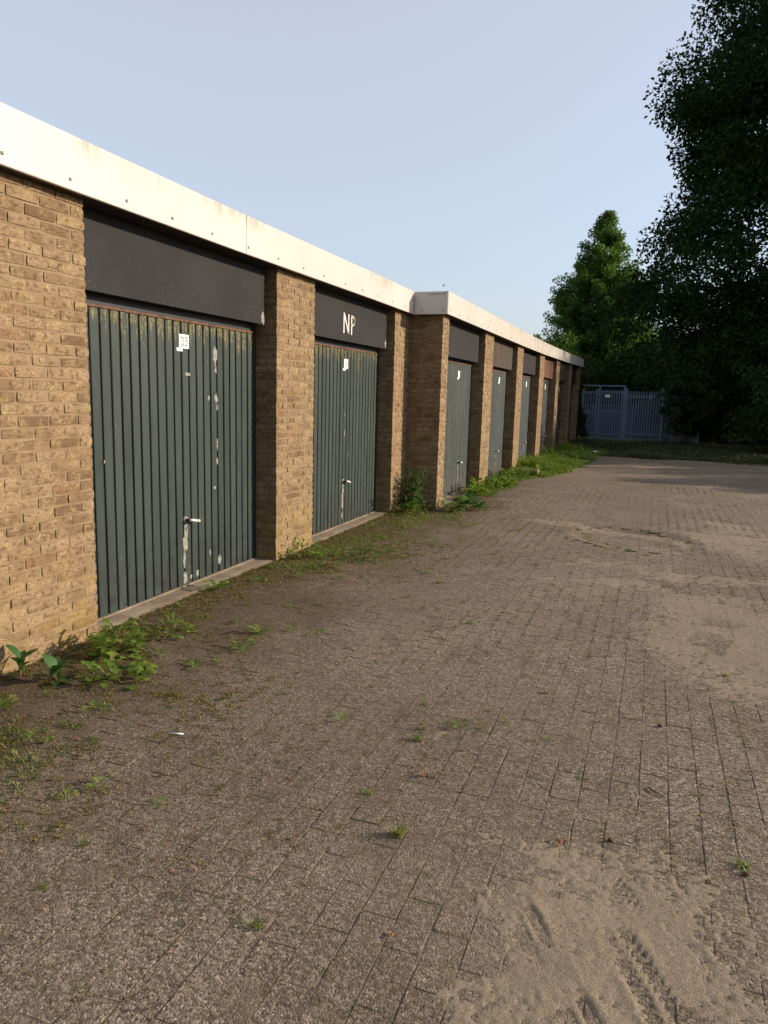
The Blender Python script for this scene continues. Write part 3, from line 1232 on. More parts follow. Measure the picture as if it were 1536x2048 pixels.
# ------------------------------------------------------------------ plants
def leaf_strip(base, az, L, W, el0, el1, prof, nseg=6, fold=.25, twist=0.0):
    """a curved leaf with a folded midrib; el0, el1: rise at the foot and at the tip"""
    V, Fc = [], []
    p = Vector(base)
    h = Vector((math.cos(az), math.sin(az), 0))
    side0 = Vector((-math.sin(az), math.cos(az), 0))
    for i in range(nseg + 1):
        s = i / nseg
        el = el0 + (el1 - el0) * s
        d = h * math.cos(el) + Vector((0, 0, 1)) * math.sin(el)
        n = h * -math.sin(el) + Vector((0, 0, 1)) * math.cos(el)
        w = W * .5 * prof(s)
        sd = (side0 * math.cos(twist * s) + n * math.sin(twist * s))
        V += [tuple(p + sd * w + n * w * fold), tuple(p), tuple(p - sd * w + n * w * fold)]
        p = p + d * (L / nseg)
    for i in range(nseg):
        a = i * 3
        Fc += [(a, a + 1, a + 4, a + 3), (a + 1, a + 2, a + 5, a + 4)]
    return V, Fc


oval = lambda s: .12 + .95 * math.sin(math.pi * min(1, max(0, s)) ** .8) if s < .98 else .03
lance = lambda s: .08 + 1.0 * math.sin(math.pi * s ** .6) * (1 - .35 * s) if s < .98 else .02
blade = lambda s: (1 - s) ** .7 + .03
spat = lambda s: (.16 + .9 * sstep(.3, .75, s) * (1 - .75 * sstep(.85, 1.0, s)))
def lobed(s):
    return float((.22 + .85 * sstep(.1, .8, s)) * (1.0 if int(s * 9.99) % 2 else .38) * (1 - .7 * sstep(.9, 1, s)))


def plant(name, label, cat, x, y, mat, leaves, stems=None, stem_mat='stem', group=None, separate=False, z=None):
    z = gzf(x, y) if z is None else z
    t_ = thing(name, (x, y, z), label, cat, group)
    if separate:
        for V, Fc in leaves:
            solid('leaf', V, Fc, mat, t_, True)
    else:
        mb = MB()
        for V, Fc in leaves:
            mb.add(V, Fc)
        mb.build('leaves', mat, t_, True, base=(x, y, z))
    if stems:
        mb = MB()
        for P, r_ in stems:
            mb.tube(P, r_, 5)
        mb.build('stem', stem_mat, t_, True, base=(x, y, z))
    return t_


def rosette_leaves(x, y, n, L, W, prof, el=(.75, -.2), nseg=8, z=None, seed=0):
    r = random.Random(seed)
    z = gzf(x, y) if z is None else z
    out = []
    for i in range(n):
        a = 2 * math.pi * i / n + r.uniform(-.4, .4)
        q = r.uniform(.55, 1.1)
        out.append(leaf_strip((x + .008 * math.cos(a), y + .008 * math.sin(a), z + .003), a, L * q, W * q, el[0] + r.uniform(-.35, .35), el[1] + r.uniform(-.3, .3), prof, nseg, .22, r.uniform(-.5, .5)))
    return out


def tuft_leaves(x, y, n, H, seed=0, spread=.02, z=None, W=.004):
    r = random.Random(seed)
    z = gzf(x, y) if z is None else z
    out = []
    for i in range(n):
        a = r.uniform(0, 6.283)
        q = r.uniform(.4, 1.1)
        rr = spread * math.sqrt(r.random())
        b = r.uniform(0, 6.283)
        out.append(leaf_strip((x + rr * math.cos(b), y + rr * math.sin(b), z), a, H * q, W * r.uniform(.7, 1.4), r.uniform(.6, 1.5), r.uniform(-.4, 1.0), blade, 4, .1))
    return out


# two broad-leaved plants at the foot of the first pillar
def broad(x, y, H, n, L, W, seed, label):
    r = random.Random(seed)
    z = gzf(x, y)
    lv = []
    top = (x + r.uniform(-.01, .01), y + r.uniform(-.01, .01), z + H)
    P = [(x, y, z - .01), (x, y + .004, z + H * .5), top]
    for i in range(n):
        k = .35 + .65 * i / (n - 1)
        a = i * 2.4 + r.uniform(-.3, .3)
        q = 1 - .25 * abs(k - .6)
        lv.append(leaf_strip((x, y, z + H * k), a, L * q, W * q, r.uniform(.5, 1.15), r.uniform(-.2, .6), oval, 8, .25, r.uniform(-.3, .3)))
    for i in range(3):
        lv.append(leaf_strip((x, y, z + .006), r.uniform(0, 6.28), L * .8, W * .7, .3, -.3, oval, 6, .2))
    plant('broadleaf_weed', label, 'weed', x, y, 'weeddark', lv, [(P, [.004, .0035, .002])], 'redstem', None, True)


broad(.085, 2.745, .10, 5, .115, .045, 3, 'upright broad leaved weed against the near pillar foot, closest to its outer corner')
broad(.300, 2.760, .07, 6, .12, .062, 5, 'broad leaved dark green weed just in front of the near brick pillar')


def leafy(x, y, rad, H, n, seed, prof=lobed, L=.09, W=.05):
    r = random.Random(seed)
    z = gzf(x, y)
    lv, st = [], []
    for i in range(n):
        a = r.uniform(0, 6.283)
        q = math.sqrt(r.random())
        bx, by = x + rad * q * math.cos(a), y + rad * q * math.sin(a)
        bz = z + H * (1 - q * q * .8) * r.uniform(.15, 1)
        lv.append(leaf_strip((bx, by, bz), a + r.uniform(-1.2, 1.2), L * r.uniform(.6, 1.25), W * r.uniform(.7, 1.2), r.uniform(-.1, 1.0), r.uniform(-.7, .2), prof, 8 if prof is lobed else 5, .2, r.uniform(-.4, .4)))
        if i % 4 == 0:
            st.append(([(x + (bx - x) * .1, y + (by - y) * .1, z - .005), (x + (bx - x) * .5, y + (by - y) * .5, z + (bz - z) * .7), (bx, by, bz)], [.0025, .002, .0012]))
    return lv, st


for (nm, x, y, rad, H, n, sd, lab, L, W) in (
        ('leafy_weed', .30, 3.22, .12, .17, 115, 21, 'bushy bright green weed beside the threshold of door 03', .085, .062),
        ('leafy_weed', .56, 2.92, .14, .08, 54, 22, 'low spreading weed in front of the bushy one near door 03', .095, .060),
        ('leafy_weed', .36, 3.62, .12, .09, 48, 23, 'small leafy weed below the left half of door 03, beside the bushy one', .07, .04),
        ('leafy_weed', .12, 5.93, .14, .14, 46, 24, 'leafy weed at the foot of the pillar between doors 03 and 04', .12, .05),
        ('leafy_weed', .30, 5.98, .12, .07, 24, 124, 'low leafy weed just outside the pillar between doors 03 and 04', .10, .045),
        ('leafy_weed', .66, 6.05, .13, .07, 24, 25, 'dark leafy weed on the paving in front of door 04', .12, .05),
        ('leafy_weed', .66, 9.15, .13, .17, 60, 26, 'bright leafy weed at the corner of the farther row', .11, .05),
        ('leafy_weed', .86, 9.42, .12, .20, 40, 27, 'dark green broad weed in front of the first door of the farther row', .16, .075),
        ('leafy_weed', .20, 8.72, .17, .12, 50, 28, 'leafy weed under the pillar beside the inner brick corner', .11, .05),
        ('leafy_weed', .30, 9.02, .12, .16, 36, 128, 'long leaved weed in the inner brick corner, in front of the tall one', .17, .05)):
    lv, st = leafy(x, y, rad, H, n, sd, oval if n == 40 else lobed, L, W)
    plant(nm, lab, 'weed', x, y, 'weed' if sd not in (25, 27) else 'weeddark', lv, st)

# tall nettle-like weed in the inner corner
lv, st = [], []
r = random.Random(41)
for s in range(15):
    bx, by = .10 + r.uniform(-.06, .16), 8.98 + r.uniform(-.16, .12)
    H = r.uniform(.28, .58)
    lean = (r.uniform(.0, .16), r.uniform(-.10, .06))
    P = [(bx + lean[0] * k * k, by + lean[1] * k * k, H * k - .01) for k in (0, .33, .66, 1)]
    st.append((P, [.004, .0035, .003, .0015]))
    for j in range(16):
        k = .15 + .85 * j / 15
        a = j * 1.57 + s
        lv.append(leaf_strip((bx + lean[0] * k * k, by + lean[1] * k * k, H * k), a, .14 * (1.15 - .6 * k) * r.uniform(.8, 1.2), .042, r.uniform(.1, .7), r.uniform(-1.0, -.3), lance, 5, .25))
plant('tall_weed', 'tall weed with narrow leaves standing in the inner corner of the brickwork', 'weed', .10, 8.98, 'weeddark', lv, st)

# rosettes with lobed leaves, each told apart by where it stands
for (x, y, n, L, W, sd, lab) in (
        (.06, 4.62, 13, .13, .045, 51, 'spreading rosette weed at the edge of the concrete below door 03 handle'),
        (.87, 3.83, 11, .10, .035, 52, 'flat rosette weed on the mossy paving before door 03, the farther of two'),
        (.90, 3.53, 10, .10, .035, 53, 'upright rosette weed on the mossy paving before door 03, the nearer of two'),
        (.72, 2.58, 8, .08, .022, 54, 'thin rosette weed with a yellowed leaf near the first pillar'),
        (.30, 2.42, 9, .11, .035, 55, 'rosette weed cut by the picture edge below the first pillar'),
        (.66, 2.27, 9, .08, .028, 56, 'rosette weed among brown moss nearest the lower picture edge side'),
        (1.21, 2.04, 7, .055, .02, 57, 'small rosette weed with one yellow leaf alone on grey paving'),
        (1.15, 1.93, 6, .05, .026, 58, 'tiny round leaved weed beside the one with a yellow leaf'),
        (2.32, 3.08, 9, .045, .016, 60, 'small rosette weed left of the dark stain on the paving'),
        (1.72, 3.66, 6, .04, .016, 62, 'tiny dark weed alone in the middle of the grey paving'),
        (1.82, 2.93, 7, .05, .018, 63, 'small green weed left of the pair of tufts in mid paving')):
    plant('rosette_weed', lab, 'weed', x, y, 'weed', rosette_leaves(x, y, n, L, W, lobed if L > .07 else spat, seed=sd))

plant('grass_tuft', 'bright green grass tuft standing alone in mid paving', 'grass tuft', 2.20, 2.87, 'grass', tuft_leaves(2.20, 2.87, 34, .055, 71, .02))
plant('grass_tuft', 'yellowing grass tuft casting a shadow on the near paving', 'grass tuft', 2.346, 2.181, 'grass', tuft_leaves(2.346, 2.181, 46, .060, 72, .018))

TUFTS = [(.89, 4.47), (.77, 4.48), (.93, 4.56), (.38, 3.98), (2.11, 3.24), (2.42, 3.09), (1.31, 2.7), (.96, 2.86), (1.03, 2.73), (1.41, 1.74), (1.45, 1.52), (2.01, 4.59), (1.82, 4.32),
         (2.38, 4.76), (3.13, 4.99), (2.81, 4.3), (2.82, 3.85), (2.64, 3.63), (2.51, 3.22), (2.9, 2.82), (2.15, 2.39), (3.43, 2.44), (2.12, 1.62), (3.27, 6.71), (3.07, 7.47), (2.69, 7.95),
         (2.42, 3.3), (1.37, 4.91), (1.53, 5.54), (1.26, 5.88), (.88, 5.23), (1.02, 5.3), (1.45, 5.02), (1.87, 4.61), (1.99, 5.68), (1.71, 8.24), (2.12, 8.12), (2.42, 6.89), (1.58, 7.37),
         (1.41, 6.87), (2.17, 6.54), (.95, 2.31), (.76, 2.41), (.53, 3.11), (.92, 2.84), (3.54, 4.29), (3.45, 4.59), (.57, 3.83), (2.73, 3.1), (1.14, 1.74), (2.19, 2.98), (1.11, 3.63), (1.44, 3.07)]
r = random.Random(5)
for i in range(8):
    a = (i + .5) / 8
    TUFTS.append((2.28 + .89 * a + .12 * math.sin(a * 3.1) * -1 + r.uniform(-.03, .03), 8.73 - 1.34 * a + r.uniform(-.05, .05)))
# countless tiny seedlings and tufts: one mass
V_ = MB()
r2 = random.Random(17)
for i in range(60):
    x, y = abs(r2.gauss(.35, .38)) + .04, r2.uniform(1.9, 8.6)
    for q in rosette_leaves(x, y, r2.randint(5, 9), r2.uniform(.03, .06), r2.uniform(.012, .022), spat if i % 2 else lobed, nseg=5, seed=600 + i):
        V_.add(*q)
tag(V_.build('seedlings', 'weed', None, True), 'tiny green seedlings sprouting through the moss along the doors', 'seedlings', kind='stuff')
V_ = MB()
for i in range(70):
    x, y = r2.uniform(.9, 4.2), r2.uniform(4.6, 13)
    for q in tuft_leaves(x, y, 10, r2.uniform(.018, .038), 800 + i, .02, None, .0045):
        V_.add(*q)
tag(V_.build('tiny_grass', 'grass', None, True), 'tiny blades of grass dotted along the farther paving joints', 'grass', kind='stuff')
TM = []
for i in range(6):
    mb = MB()
    for V, Fc in tuft_leaves(0, 0, 16 + 3 * i, .032 + .004 * i, 300 + i, .022, 0, .0045):
        mb.add(V, Fc)
    TM.append(mesh('grass_tuft', mb.v, mb.f, 'grass', True))
ZONES = {}
for i, (x, y) in enumerate(TUFTS):
    s = r.uniform(.45, 1.05) if i < 53 else r.uniform(.7, 1.5)
    o = link('grass_tuft', TM[i % 6], (x, y, gzf(x, y) - .002), None, (0, 0, r.uniform(0, 6.28)), (s * 1.1, s * 1.1, s * .85))
    if i >= 53:
        zone = 'edging the sunken paving patch'
    elif x < 1.15 and y < 3.3:
        zone = 'among weeds below the near pillar'
    elif x < 1.6 and y < 5.3:
        zone = 'before the nearest green door'
    elif x < 1.9:
        zone = 'before the door under letters NP'
    elif y < 2.5:
        zone = 'on the paving at the picture bottom'
    elif y < 3.7:
        zone = 'on grey paving beyond the tyre tracks'
    elif x > 2.7:
        zone = 'on the sandy side of the yard'
    else:
        zone = 'in the middle of the yard'
    ZONES.setdefault(zone, []).append((math.hypot(x - 3.05, y), o))
ORD = ['nearest', 'second nearest', 'third nearest', 'fourth nearest', 'fifth nearest', 'sixth nearest', 'seventh nearest', 'eighth nearest', 'ninth nearest', 'tenth nearest',
       'eleventh nearest', 'twelfth nearest', 'thirteenth nearest', 'fourteenth nearest', 'fifteenth nearest', 'sixteenth nearest']
for zone, L in ZONES.items():
    L.sort(key=lambda q: q[0])
    for k, (_, o) in enumerate(L):
        tag(o, 'small grass tuft ' + zone + ', ' + ORD[min(k, 15)] + ' the viewer', 'grass tuft', 'small grass tufts ' + zone)


# low moss and grass along the doors and in the joints: nobody could count it
def blades(P, H, W, lean, n_per, spread, rg):
    """many short bent blades: numpy, two quads each"""
    N = len(P) * n_per
    B = np.repeat(P, n_per, 0)
    a = rg.uniform(0, 2 * np.pi, N)
    q = spread * np.sqrt(rg.random(N))
    b = rg.uniform(0, 2 * np.pi, N)
    B = B + np.stack([q * np.cos(a), q * np.sin(a), np.zeros(N)], 1)
    h = np.repeat(H, n_per) * rg.uniform(.4, 1.1, N)
    w = W * rg.uniform(.6, 1.4, N)
    ln = rg.uniform(lean * .2, lean, N)
    dx, dy = np.cos(b), np.sin(b)
    sx_, sy_2 = -dy, dx
    V = np.zeros((N, 5, 3))
    for k, (hz, out, ww) in enumerate(((0, 0, 1), (0, 0, -1), (.6, .3, .8), (.6, .3, -.8), (1, 1, 0))):
        V[:, k, 0] = B[:, 0] + dx * ln * h * out + sx_ * w * ww * .5
        V[:, k, 1] = B[:, 1] + dy * ln * h * out + sy_2 * w * ww * .5
        V[:, k, 2] = B[:, 2] + h * hz * np.cos(np.minimum(ln, 1.2) * out * .6)
    i = np.arange(N) * 5
    F1 = np.stack([i, i + 1, i + 3], 1)
    F2 = np.stack([i, i + 3, i + 2], 1)
    F3 = np.stack([i + 2, i + 3, i + 4], 1)
    return V.reshape(-1, 3), np.concatenate([F1, F2, F3])


rg = np.random.default_rng(77)
P = []
n = 14000
x = rg.random(n) ** 1.5 * 1.7 - .02
y = rg.uniform(1.2, 10.5, n)
den = vnoise(x, y, 1.6, 91, 3)
jx = np.abs(((x - .03) / pw) % 1 - .5) > .34
jy = np.abs(((y - PY0) / pl) % 1 - .5) > .40
keep = (rg.random(n) < sstep(.36, .62, den + .38 * (1 - x / 1.25) - .18) * np.where(jx | jy, 1.0, .5)) & ~((y > 9.2) & (x < .45))
x, y = x[keep], y[keep]
P1 = np.stack([x, y, gz(x, y) - .002], 1)
n = 9000
x = rg.uniform(.7, 4.4, n)
y = rg.uniform(1.2, 14, n)
i = np.round((x - .03) / pw)
x = .03 + i * pw + rg.normal(0, .004, n)
keep = rg.random(n) < sstep(.46, .66, vnoise(x, y, 1.1, 93, 3))
x, y = x[keep], y[keep]
P2 = np.stack([x, y, gz(x, y) - .004], 1)
Vm, Fm = blades(np.concatenate([P1, P2]), np.concatenate([np.full(len(P1), .017), np.full(len(P2), .012)]), .0045, 1.4, 7, .022, rg)
o = link('ground_moss', mesh('ground_moss', Vm, Fm, 'mossy', False))
tag(o, 'yellow green moss and fine grass in the joints along the garages', 'moss', kind='stuff')

n = 2600
x = np.abs(rg.normal(.0, .55, n)) + .03
y = rg.uniform(5.4, 9.6, n)
w_ = (rg.random(n) < .16)
y = np.where(w_, rg.uniform(1.6, 2.75, n), y)
x = np.where(w_, .2 + .75 * rg.random(n), x)
keep = (rg.random(n) < sstep(.40, .60, vnoise(x, y, 2.6, 191, 3) + .05)) & ~((y > 9.15) & (x < .5))
x, y = x[keep], y[keep]
Vm, Fm = blades(np.stack([x, y, gz(x, y) - .002], 1), np.full(len(x), .026), .005, 1.4, 7, .03, rg)
o = link('short_grass', mesh('short_grass', Vm, Fm, 'grass', False))
tag(o, 'short yellow green grass by door 04 and below the near pillar', 'grass', kind='stuff')

# rough green growth along the farther row
n = 5200
y = rg.uniform(10.2, 21.5, n)
wid = np.interp(y, [10.2, 11.0, 12.2, 12.9, 13.6, 15, 17, 19.5, 21.5], [.08, .34, .40, .24, .38, .80, 1.20, 1.0, 1.2])
x = X2 + .02 + wid * rg.random(n) * (.75 + .6 * vnoise(y * 0 + 3, y, 1.3, 94, 3))
hh = np.interp(y, [10.2, 12, 14, 16, 21], [.06, .10, .24, .34, .30]) * (1 - .55 * (x - X2) / (wid + .2)) * (.25 + 1.5 * vnoise(x, y, 2.2, 95, 2) ** 2)
keep = rg.random(n) < sstep(.34, .58, vnoise(x, y, 3.2, 96, 3) + .10 * sstep(13.5, 16, y))
x, y, hh = x[keep], y[keep], hh[keep]
pick = rg.random(len(x)) < .55
for nm, mt, sel, w_, lab in (('weed_growth', 'weed', pick, .016, 'rough green weeds growing along the foot of the farther garages'), ('grass_growth', 'grass', ~pick, .009, 'yellowing long grass mixed through the weeds along the farther garages')):
    Vg, Fg = blades(np.stack([x, y, gz(x, y) - .004], 1)[sel], hh[sel], w_, 1.3, 10, .06, rg)
    o = link(nm, mesh(nm, Vg, Fg, mt, False))
    tag(o, lab, 'weeds' if nm[0] == 'w' else 'grass', kind='stuff')

V_ = MB()
r2 = random.Random(23)
for i in range(46):
    y_ = r2.choice((r2.uniform(10.6, 12.4), r2.uniform(13.2, 21), r2.uniform(13.2, 20)))
    w_ = float(np.interp(y_, [10.2, 12, 13.6, 15, 17, 21], [.12, .35, .4, .8, 1.1, 1.1]))
    x_ = X2 + .06 + w_ * r2.random()
    lv, st = leafy(x_, y_, r2.uniform(.10, .20), r2.uniform(.12, .38) * (1 - .45 * (x_ - X2) / (w_ + .2)), 26, 900 + i, oval if i % 3 else lance, .13, .055)
    for q in lv:
        V_.add(*q)
tag(V_.build('nettle_growth', 'weed', None, True), 'broad leaved weeds massed along the foot of the farther garages', 'weeds', kind='stuff')

# grass at the end of the yard
n = 9000
x = rg.uniform(.3, 9, n)
y = 19.2 + 10 * rg.random(n) ** 1.2
keep = y > 20.2 + 2.2 * (vnoise(x, y, .9, 97, 3) - .5)
x, y = x[keep], y[keep]
Vg, Fg = blades(np.stack([x, y, np.full(len(x), -.07)], 1), np.full(len(x), .20) * (.3 + 1.2 * vnoise(x, y, 1, 99, 2)), .014, 1.2, 7, .09, rg)
o = link('grass', mesh('grass', Vg, Fg, 'shaded_verge', False))
tag(o, 'shaded rough grass at the end of the yard before the fence', 'grass', kind='stuff')


# dead leaf scraps and stalks blown against the garages
n = 900
x = rg.random(n) ** 1.6 * 1.9
y = rg.uniform(1.4, 10, n)
keep = ~((y > 9.1) & (x < .5))
x, y = x[keep], y[keep]
Vl, Fl = blades(np.stack([x, y, gz(x, y) + .0005], 1), np.full(len(x), .012) * rg.uniform(.4, 1.6, len(x)), .006, 2.6, 2, .02, rg)
o = link('leaf_litter', mesh('leaf_litter', Vl, Fl, 'dry', False))
tag(o, 'brown dead leaf scraps and stalks strewn along the garages', 'leaf litter', kind='stuff')

# ------------------------------------------------------------------ small litter
def dry_leaf(x, y, L, W, n, seed, label, mat='dry', spread=.03):
    r = random.Random(seed)
    mb = MB()
    z = gzf(x, y)
    for i in range(n):
        mb.add(*leaf_strip((x + r.uniform(-spread, spread), y + r.uniform(-spread, spread), z + .004), r.uniform(0, 6.28), L * r.uniform(.6, 1.1), W, r.uniform(.2, .8), r.uniform(-1.2, -.2), lance, 5, .4, r.uniform(-1.5, 1.5)))
    tag(mb.build('dry_leaf', mat, None, True), label, 'dead leaf')


dry_leaf(.50, 5.57, .12, .03, 6, 1, 'curled red brown dead weed in front of the pillar between the doors', spread=.05)
dry_leaf(2.33, 2.59, .055, .010, 7, 2, 'withered orange weed lying in the near middle of the paving', spread=.022)
dry_leaf(2.87, 2.34, .035, .013, 3, 3, 'small curled brown leaf near the upper edge of the sand patch', spread=.01)
dry_leaf(2.03, 2.03, .02, .008, 3, 4, 'tiny orange brown leaf scrap on the near paving', spread=.006)
dry_leaf(2.48, 1.73, .018, .009, 3, 5, 'tiny reddish scrap on the paving beside the tyre tracks', spread=.008)

ico = []


def pebble(x, y, s, seed, label, mat='pebble'):
    r = np.random.default_rng(seed)
    V, Fc = [], []
    n, m_ = 8, 5
    for j in range(1, m_):
        for i in range(n):
            a, b = 2 * math.pi * i / n, math.pi * j / m_
            q = 1 + r.normal(0, .12)
            V.append((x + s * q * math.sin(b) * math.cos(a), y + s * .8 * q * math.sin(b) * math.sin(a), gzf(x, y) + s * .5 + s * .6 * q * math.cos(b)))
    V += [(x, y, gzf(x, y) + s * 1.1), (x, y, gzf(x, y) - s * .1)]
    for j in range(m_ - 2):
        for i in range(n):
            k = (i + 1) % n
            Fc.append((j * n + i, (j + 1) * n + i, (j + 1) * n + k, j * n + k))
    a = (m_ - 1) * n
    for i in range(n):
        k = (i + 1) % n
        Fc += [(a, i, k), (a + 1, (m_ - 2) * n + k, (m_ - 2) * n + i)]
    tag(solid('pebble', V, Fc, mat, None, True), label, 'pebble')


pebble(3.188, 3.443, .012, 1, 'dark round pebble on the sandy paving')
pebble(3.025, 2.425, .010, 2, 'dark pebble just beyond the tyre marked sand')
pebble(3.44, 2.40, .011, 3, 'dark pebble beside a tiny weed near the picture edge')

mb = MB().tube([(1.19, 2.495, gzf(1.19, 2.495) + .006), (1.245, 2.51, gzf(1.24, 2.51) + .006)], .0035, 6)
tag(mb.build('straw', 'white', None, True), 'short white straw lying on the near paving', 'straw')
mb = MB().tube([(3.14, 2.84, gzf(3.14, 2.84) + .004), (3.165, 2.81, gzf(3.16, 2.81) + .007), (3.20, 2.79, gzf(3.2, 2.79) + .004)], [.003, .0025, .0015], 5)
tag(mb.build('twig', 'bark', None, True), 'thin dark twig on the sandy paving', 'twig')

# squared stone lying by the farther row
mb = MB().bbox(.66, 1.02, 14.28, 14.56, -.01, .115, .018)
V = np.array(mb.v)
V += np.random.default_rng(4).normal(0, .004, V.shape)
tag(solid('stone_block', V, mb.f, 'block'), 'grey brown stone block in the weeds by the farther garages', 'stone block')

mb = MB()
V, Fc = grid(1.55, 1.68, 21.0, 21.12, 4, 4, lambda x, y: .06 + .05 * vnoise(x, y, 25, 5, 2))
tag(solid('paper_scrap', V, Fc, 'white'), 'crumpled white paper scrap in the grass at the yard end', 'litter')

# small dark bird in the air above the fascia corner
bx, by, bz = .40, 9.32, 2.874
mb = MB()
mb.tube([(bx, by - .03, bz - .007), (bx, by - .012, bz), (bx, by + .006, bz + .004), (bx, by + .022, bz + .006), (bx, by + .032, bz + .005)], [.002, .008, .011, .007, .002], 8)
bird = tag(mb.build('bird', 'ink', None, True), 'tiny dark bird above the white corner of the roof edge', 'bird')
for s in (-1, 1):
    solid('wing', [(bx, by - .008, bz + .004), (bx, by + .012, bz + .005), (bx + s * .02, by + .007, bz + .018), (bx + s * .028, by - .006, bz + .024)], [(0, 1, 2, 3)], 'ink', bird)


# ------------------------------------------------------------------ fence and gate at the end of the yard
FY = 28.7


def pale_mesh(h, w):
    mb = MB()
    V = []
    for (y) in (0, -.012):
        V += [(-w / 2, y, 0), (w / 2, y, 0), (w / 2, y, h - .05), (0, y, h), (-w / 2, y, h - .05)]
    Fc = [(0, 1, 2, 3, 4), (9, 8, 7, 6, 5)] + [(i, 5 + i, 5 + (i + 1) % 5, (i + 1) % 5) for i in range(5)]
    Fc = [f[::-1] for f in Fc]
    return mesh('pale', V, Fc, 'steel')


PALE = pale_mesh(1.9, .042)


def fence(name, label, cat, x0, x1, pitch, h, rails, posts, z0=-.05):
    t_ = thing(name, ((x0 + x1) / 2, FY, z0), label, cat)
    n = int((x1 - x0 - .08) / pitch)
    for i in range(n):
        link('pale', PALE, (x0 + .06 + (i + .5) * (x1 - x0 - .12) / n, FY - .025, z0 + .06), t_, None, (1, 1, (h - .06) / 1.9))
    for z in rails:
        MB().bbox(x0 + .02, x1 - .02, FY - .022, FY + .018, z - .025, z + .025, .004).build('rail', 'steel', t_)
    for x in posts:
        MB().bbox(x - .04, x + .04, FY - .05, FY + .04, z0, h + .03, .006).build('post', 'steel', t_)
    return t_


fence('gate', 'narrow steel gate between the garage end and the palisade leaf', 'gate', .50, .98, .088, 1.86, (.25, 1.05, 1.78), (.50, .98))
g2 = fence('gate', 'wide palisade gate leaf carrying a small pale sign', 'gate', 1.06, 1.98, .088, 1.95, (.25, 1.1, 1.80), (1.08, 1.96))
MB().bbox(1.28, 1.46, FY - .055, FY - .045, 1.60, 1.70, .002).build('sign', 'white', g2)
fence('palisade_fence', 'blue grey steel palisade fence running into the dark bushes', 'fence', 2.02, 4.6, .088, 1.92, (.30, 1.65), (2.04, 3.3, 4.58))
MB().bbox(.50, 2.0, FY - .03, FY + .03, 2.0, 2.045, .004)
tag(MB().bbox(.48, 2.02, FY - .02, FY + .02, 1.995, 2.045, .004).build('overhead_bar', 'steel'), 'steel bar spanning above the two gates', 'bar')

# things beyond the fence
t_ = thing('skip_container', (1.9, 34, -.07), 'dark blue container standing behind the fence', 'container')
MB().bbox(.2, 3.7, 33.2, 34.8, -.05, 1.22, .03).build('body', 'bluesteel', t_)
for i in range(6):
    MB().bbox(.35 + i * .62, .45 + i * .62, 33.14, 33.20, .0, 1.15, .01).build('rib', 'bluesteel', t_)
MB().bbox(.15, 3.75, 33.13, 34.85, 1.222, 1.30, .02).build('rim', 'bluesteel', t_)

hs = thing('brick_house', (1.5, 62, 0), 'orange brick house glimpsed beyond the fence', 'house')
MB().box(-7, 8, 60, 68, -.06, 3.2).build('wall', 'farbrick', hs)
V = [(-7.4, 59.6, 3.2), (8.4, 59.6, 3.2), (8.4, 68.4, 3.2), (-7.4, 68.4, 3.2), (-7.4, 64, 6.2), (8.4, 64, 6.2)]
solid('roof', V, [(0, 1, 5, 4), (2, 3, 4, 5), (0, 4, 3), (1, 2, 5), (0, 3, 2, 1)], 'rooftile', hs)
for x in (-4.5, -1.2, 1.2, 3.4, 6.0):
    w = MB().bbox(x - .75, x + .75, 59.90, 60.02, .9, 2.6, .02).build('window', 'white', hs)
    for s in (-1, 1):
        MB().bbox(x + s * .34 - .29, x + s * .34 + .29, 59.86, 59.895, 1.0, 2.5, .005).build('pane', 'glass', w)


# ------------------------------------------------------------------ trees
def leaf_cloud(C, rad, n_per, size, rg, flat=.8, droop=.3, asp=.6):
    """leaf-sized folded diamonds scattered round clump centres"""
    N = int(np.sum(n_per))
    idx = np.repeat(np.arange(len(C)), n_per)
    d = rg.normal(0, 1, (N, 3))
    d /= np.linalg.norm(d, axis=1)[:, None]
    rr = rg.random(N) ** .45
    P = C[idx] + d * (rr * rad[idx])[:, None] * np.array([1, 1, flat])
    a = d + rg.normal(0, .8, (N, 3))
    a[:, 2] -= droop
    a /= np.linalg.norm(a, axis=1)[:, None]
    b = np.cross(a, rg.normal(0, 1, (N, 3)))
    b /= np.linalg.norm(b, axis=1)[:, None]
    c = np.cross(a, b)
    L = size * rg.uniform(.6, 1.35, N)
    V = np.zeros((N, 4, 3))
    V[:, 0] = P - a * (L / 2)[:, None]
    V[:, 1] = P + b * (L * asp / 2)[:, None] + c * (L * .12)[:, None]
    V[:, 2] = P + a * (L / 2)[:, None]
    V[:, 3] = P - b * (L * asp / 2)[:, None] + c * (L * .12)[:, None]
    i = np.arange(N) * 4
    return V.reshape(-1, 3), np.stack([i, i + 1, i + 2, i + 3], 1)


def limbs(mb, base, H, r0, tips, rg, n=8):
    """tapered trunk with limbs reaching for the tips"""
    bx, by, bz = base
    tr = [(bx + .12 * math.sin(k * 5), by + .1 * math.cos(k * 4), bz + H * k) for k in (0, .12, .3, .5, .7, .88, 1)]
    mb.tube(tr, [r0 * 1.35, r0, r0 * .9, r0 * .72, r0 * .5, r0 * .28, r0 * .1], n)
    for tp in tips:
        k = np.clip((tp[2] - bz) / H * rg.uniform(.45, .75), .15, .85)
        a = Vector((bx, by, bz + H * k))
        b = Vector(tp)
        m_ = a.lerp(b, .5) + Vector((rg.normal(0, .2), rg.normal(0, .2), rg.normal(.25, .2)))
        q = r0 * .32 * (1 - k * .6)
        mb.tube([a, a.lerp(m_, .5) + Vector((0, 0, .08)), m_, m_.lerp(b, .5), b], [q, q * .8, q * .6, q * .4, q * .15], 5)


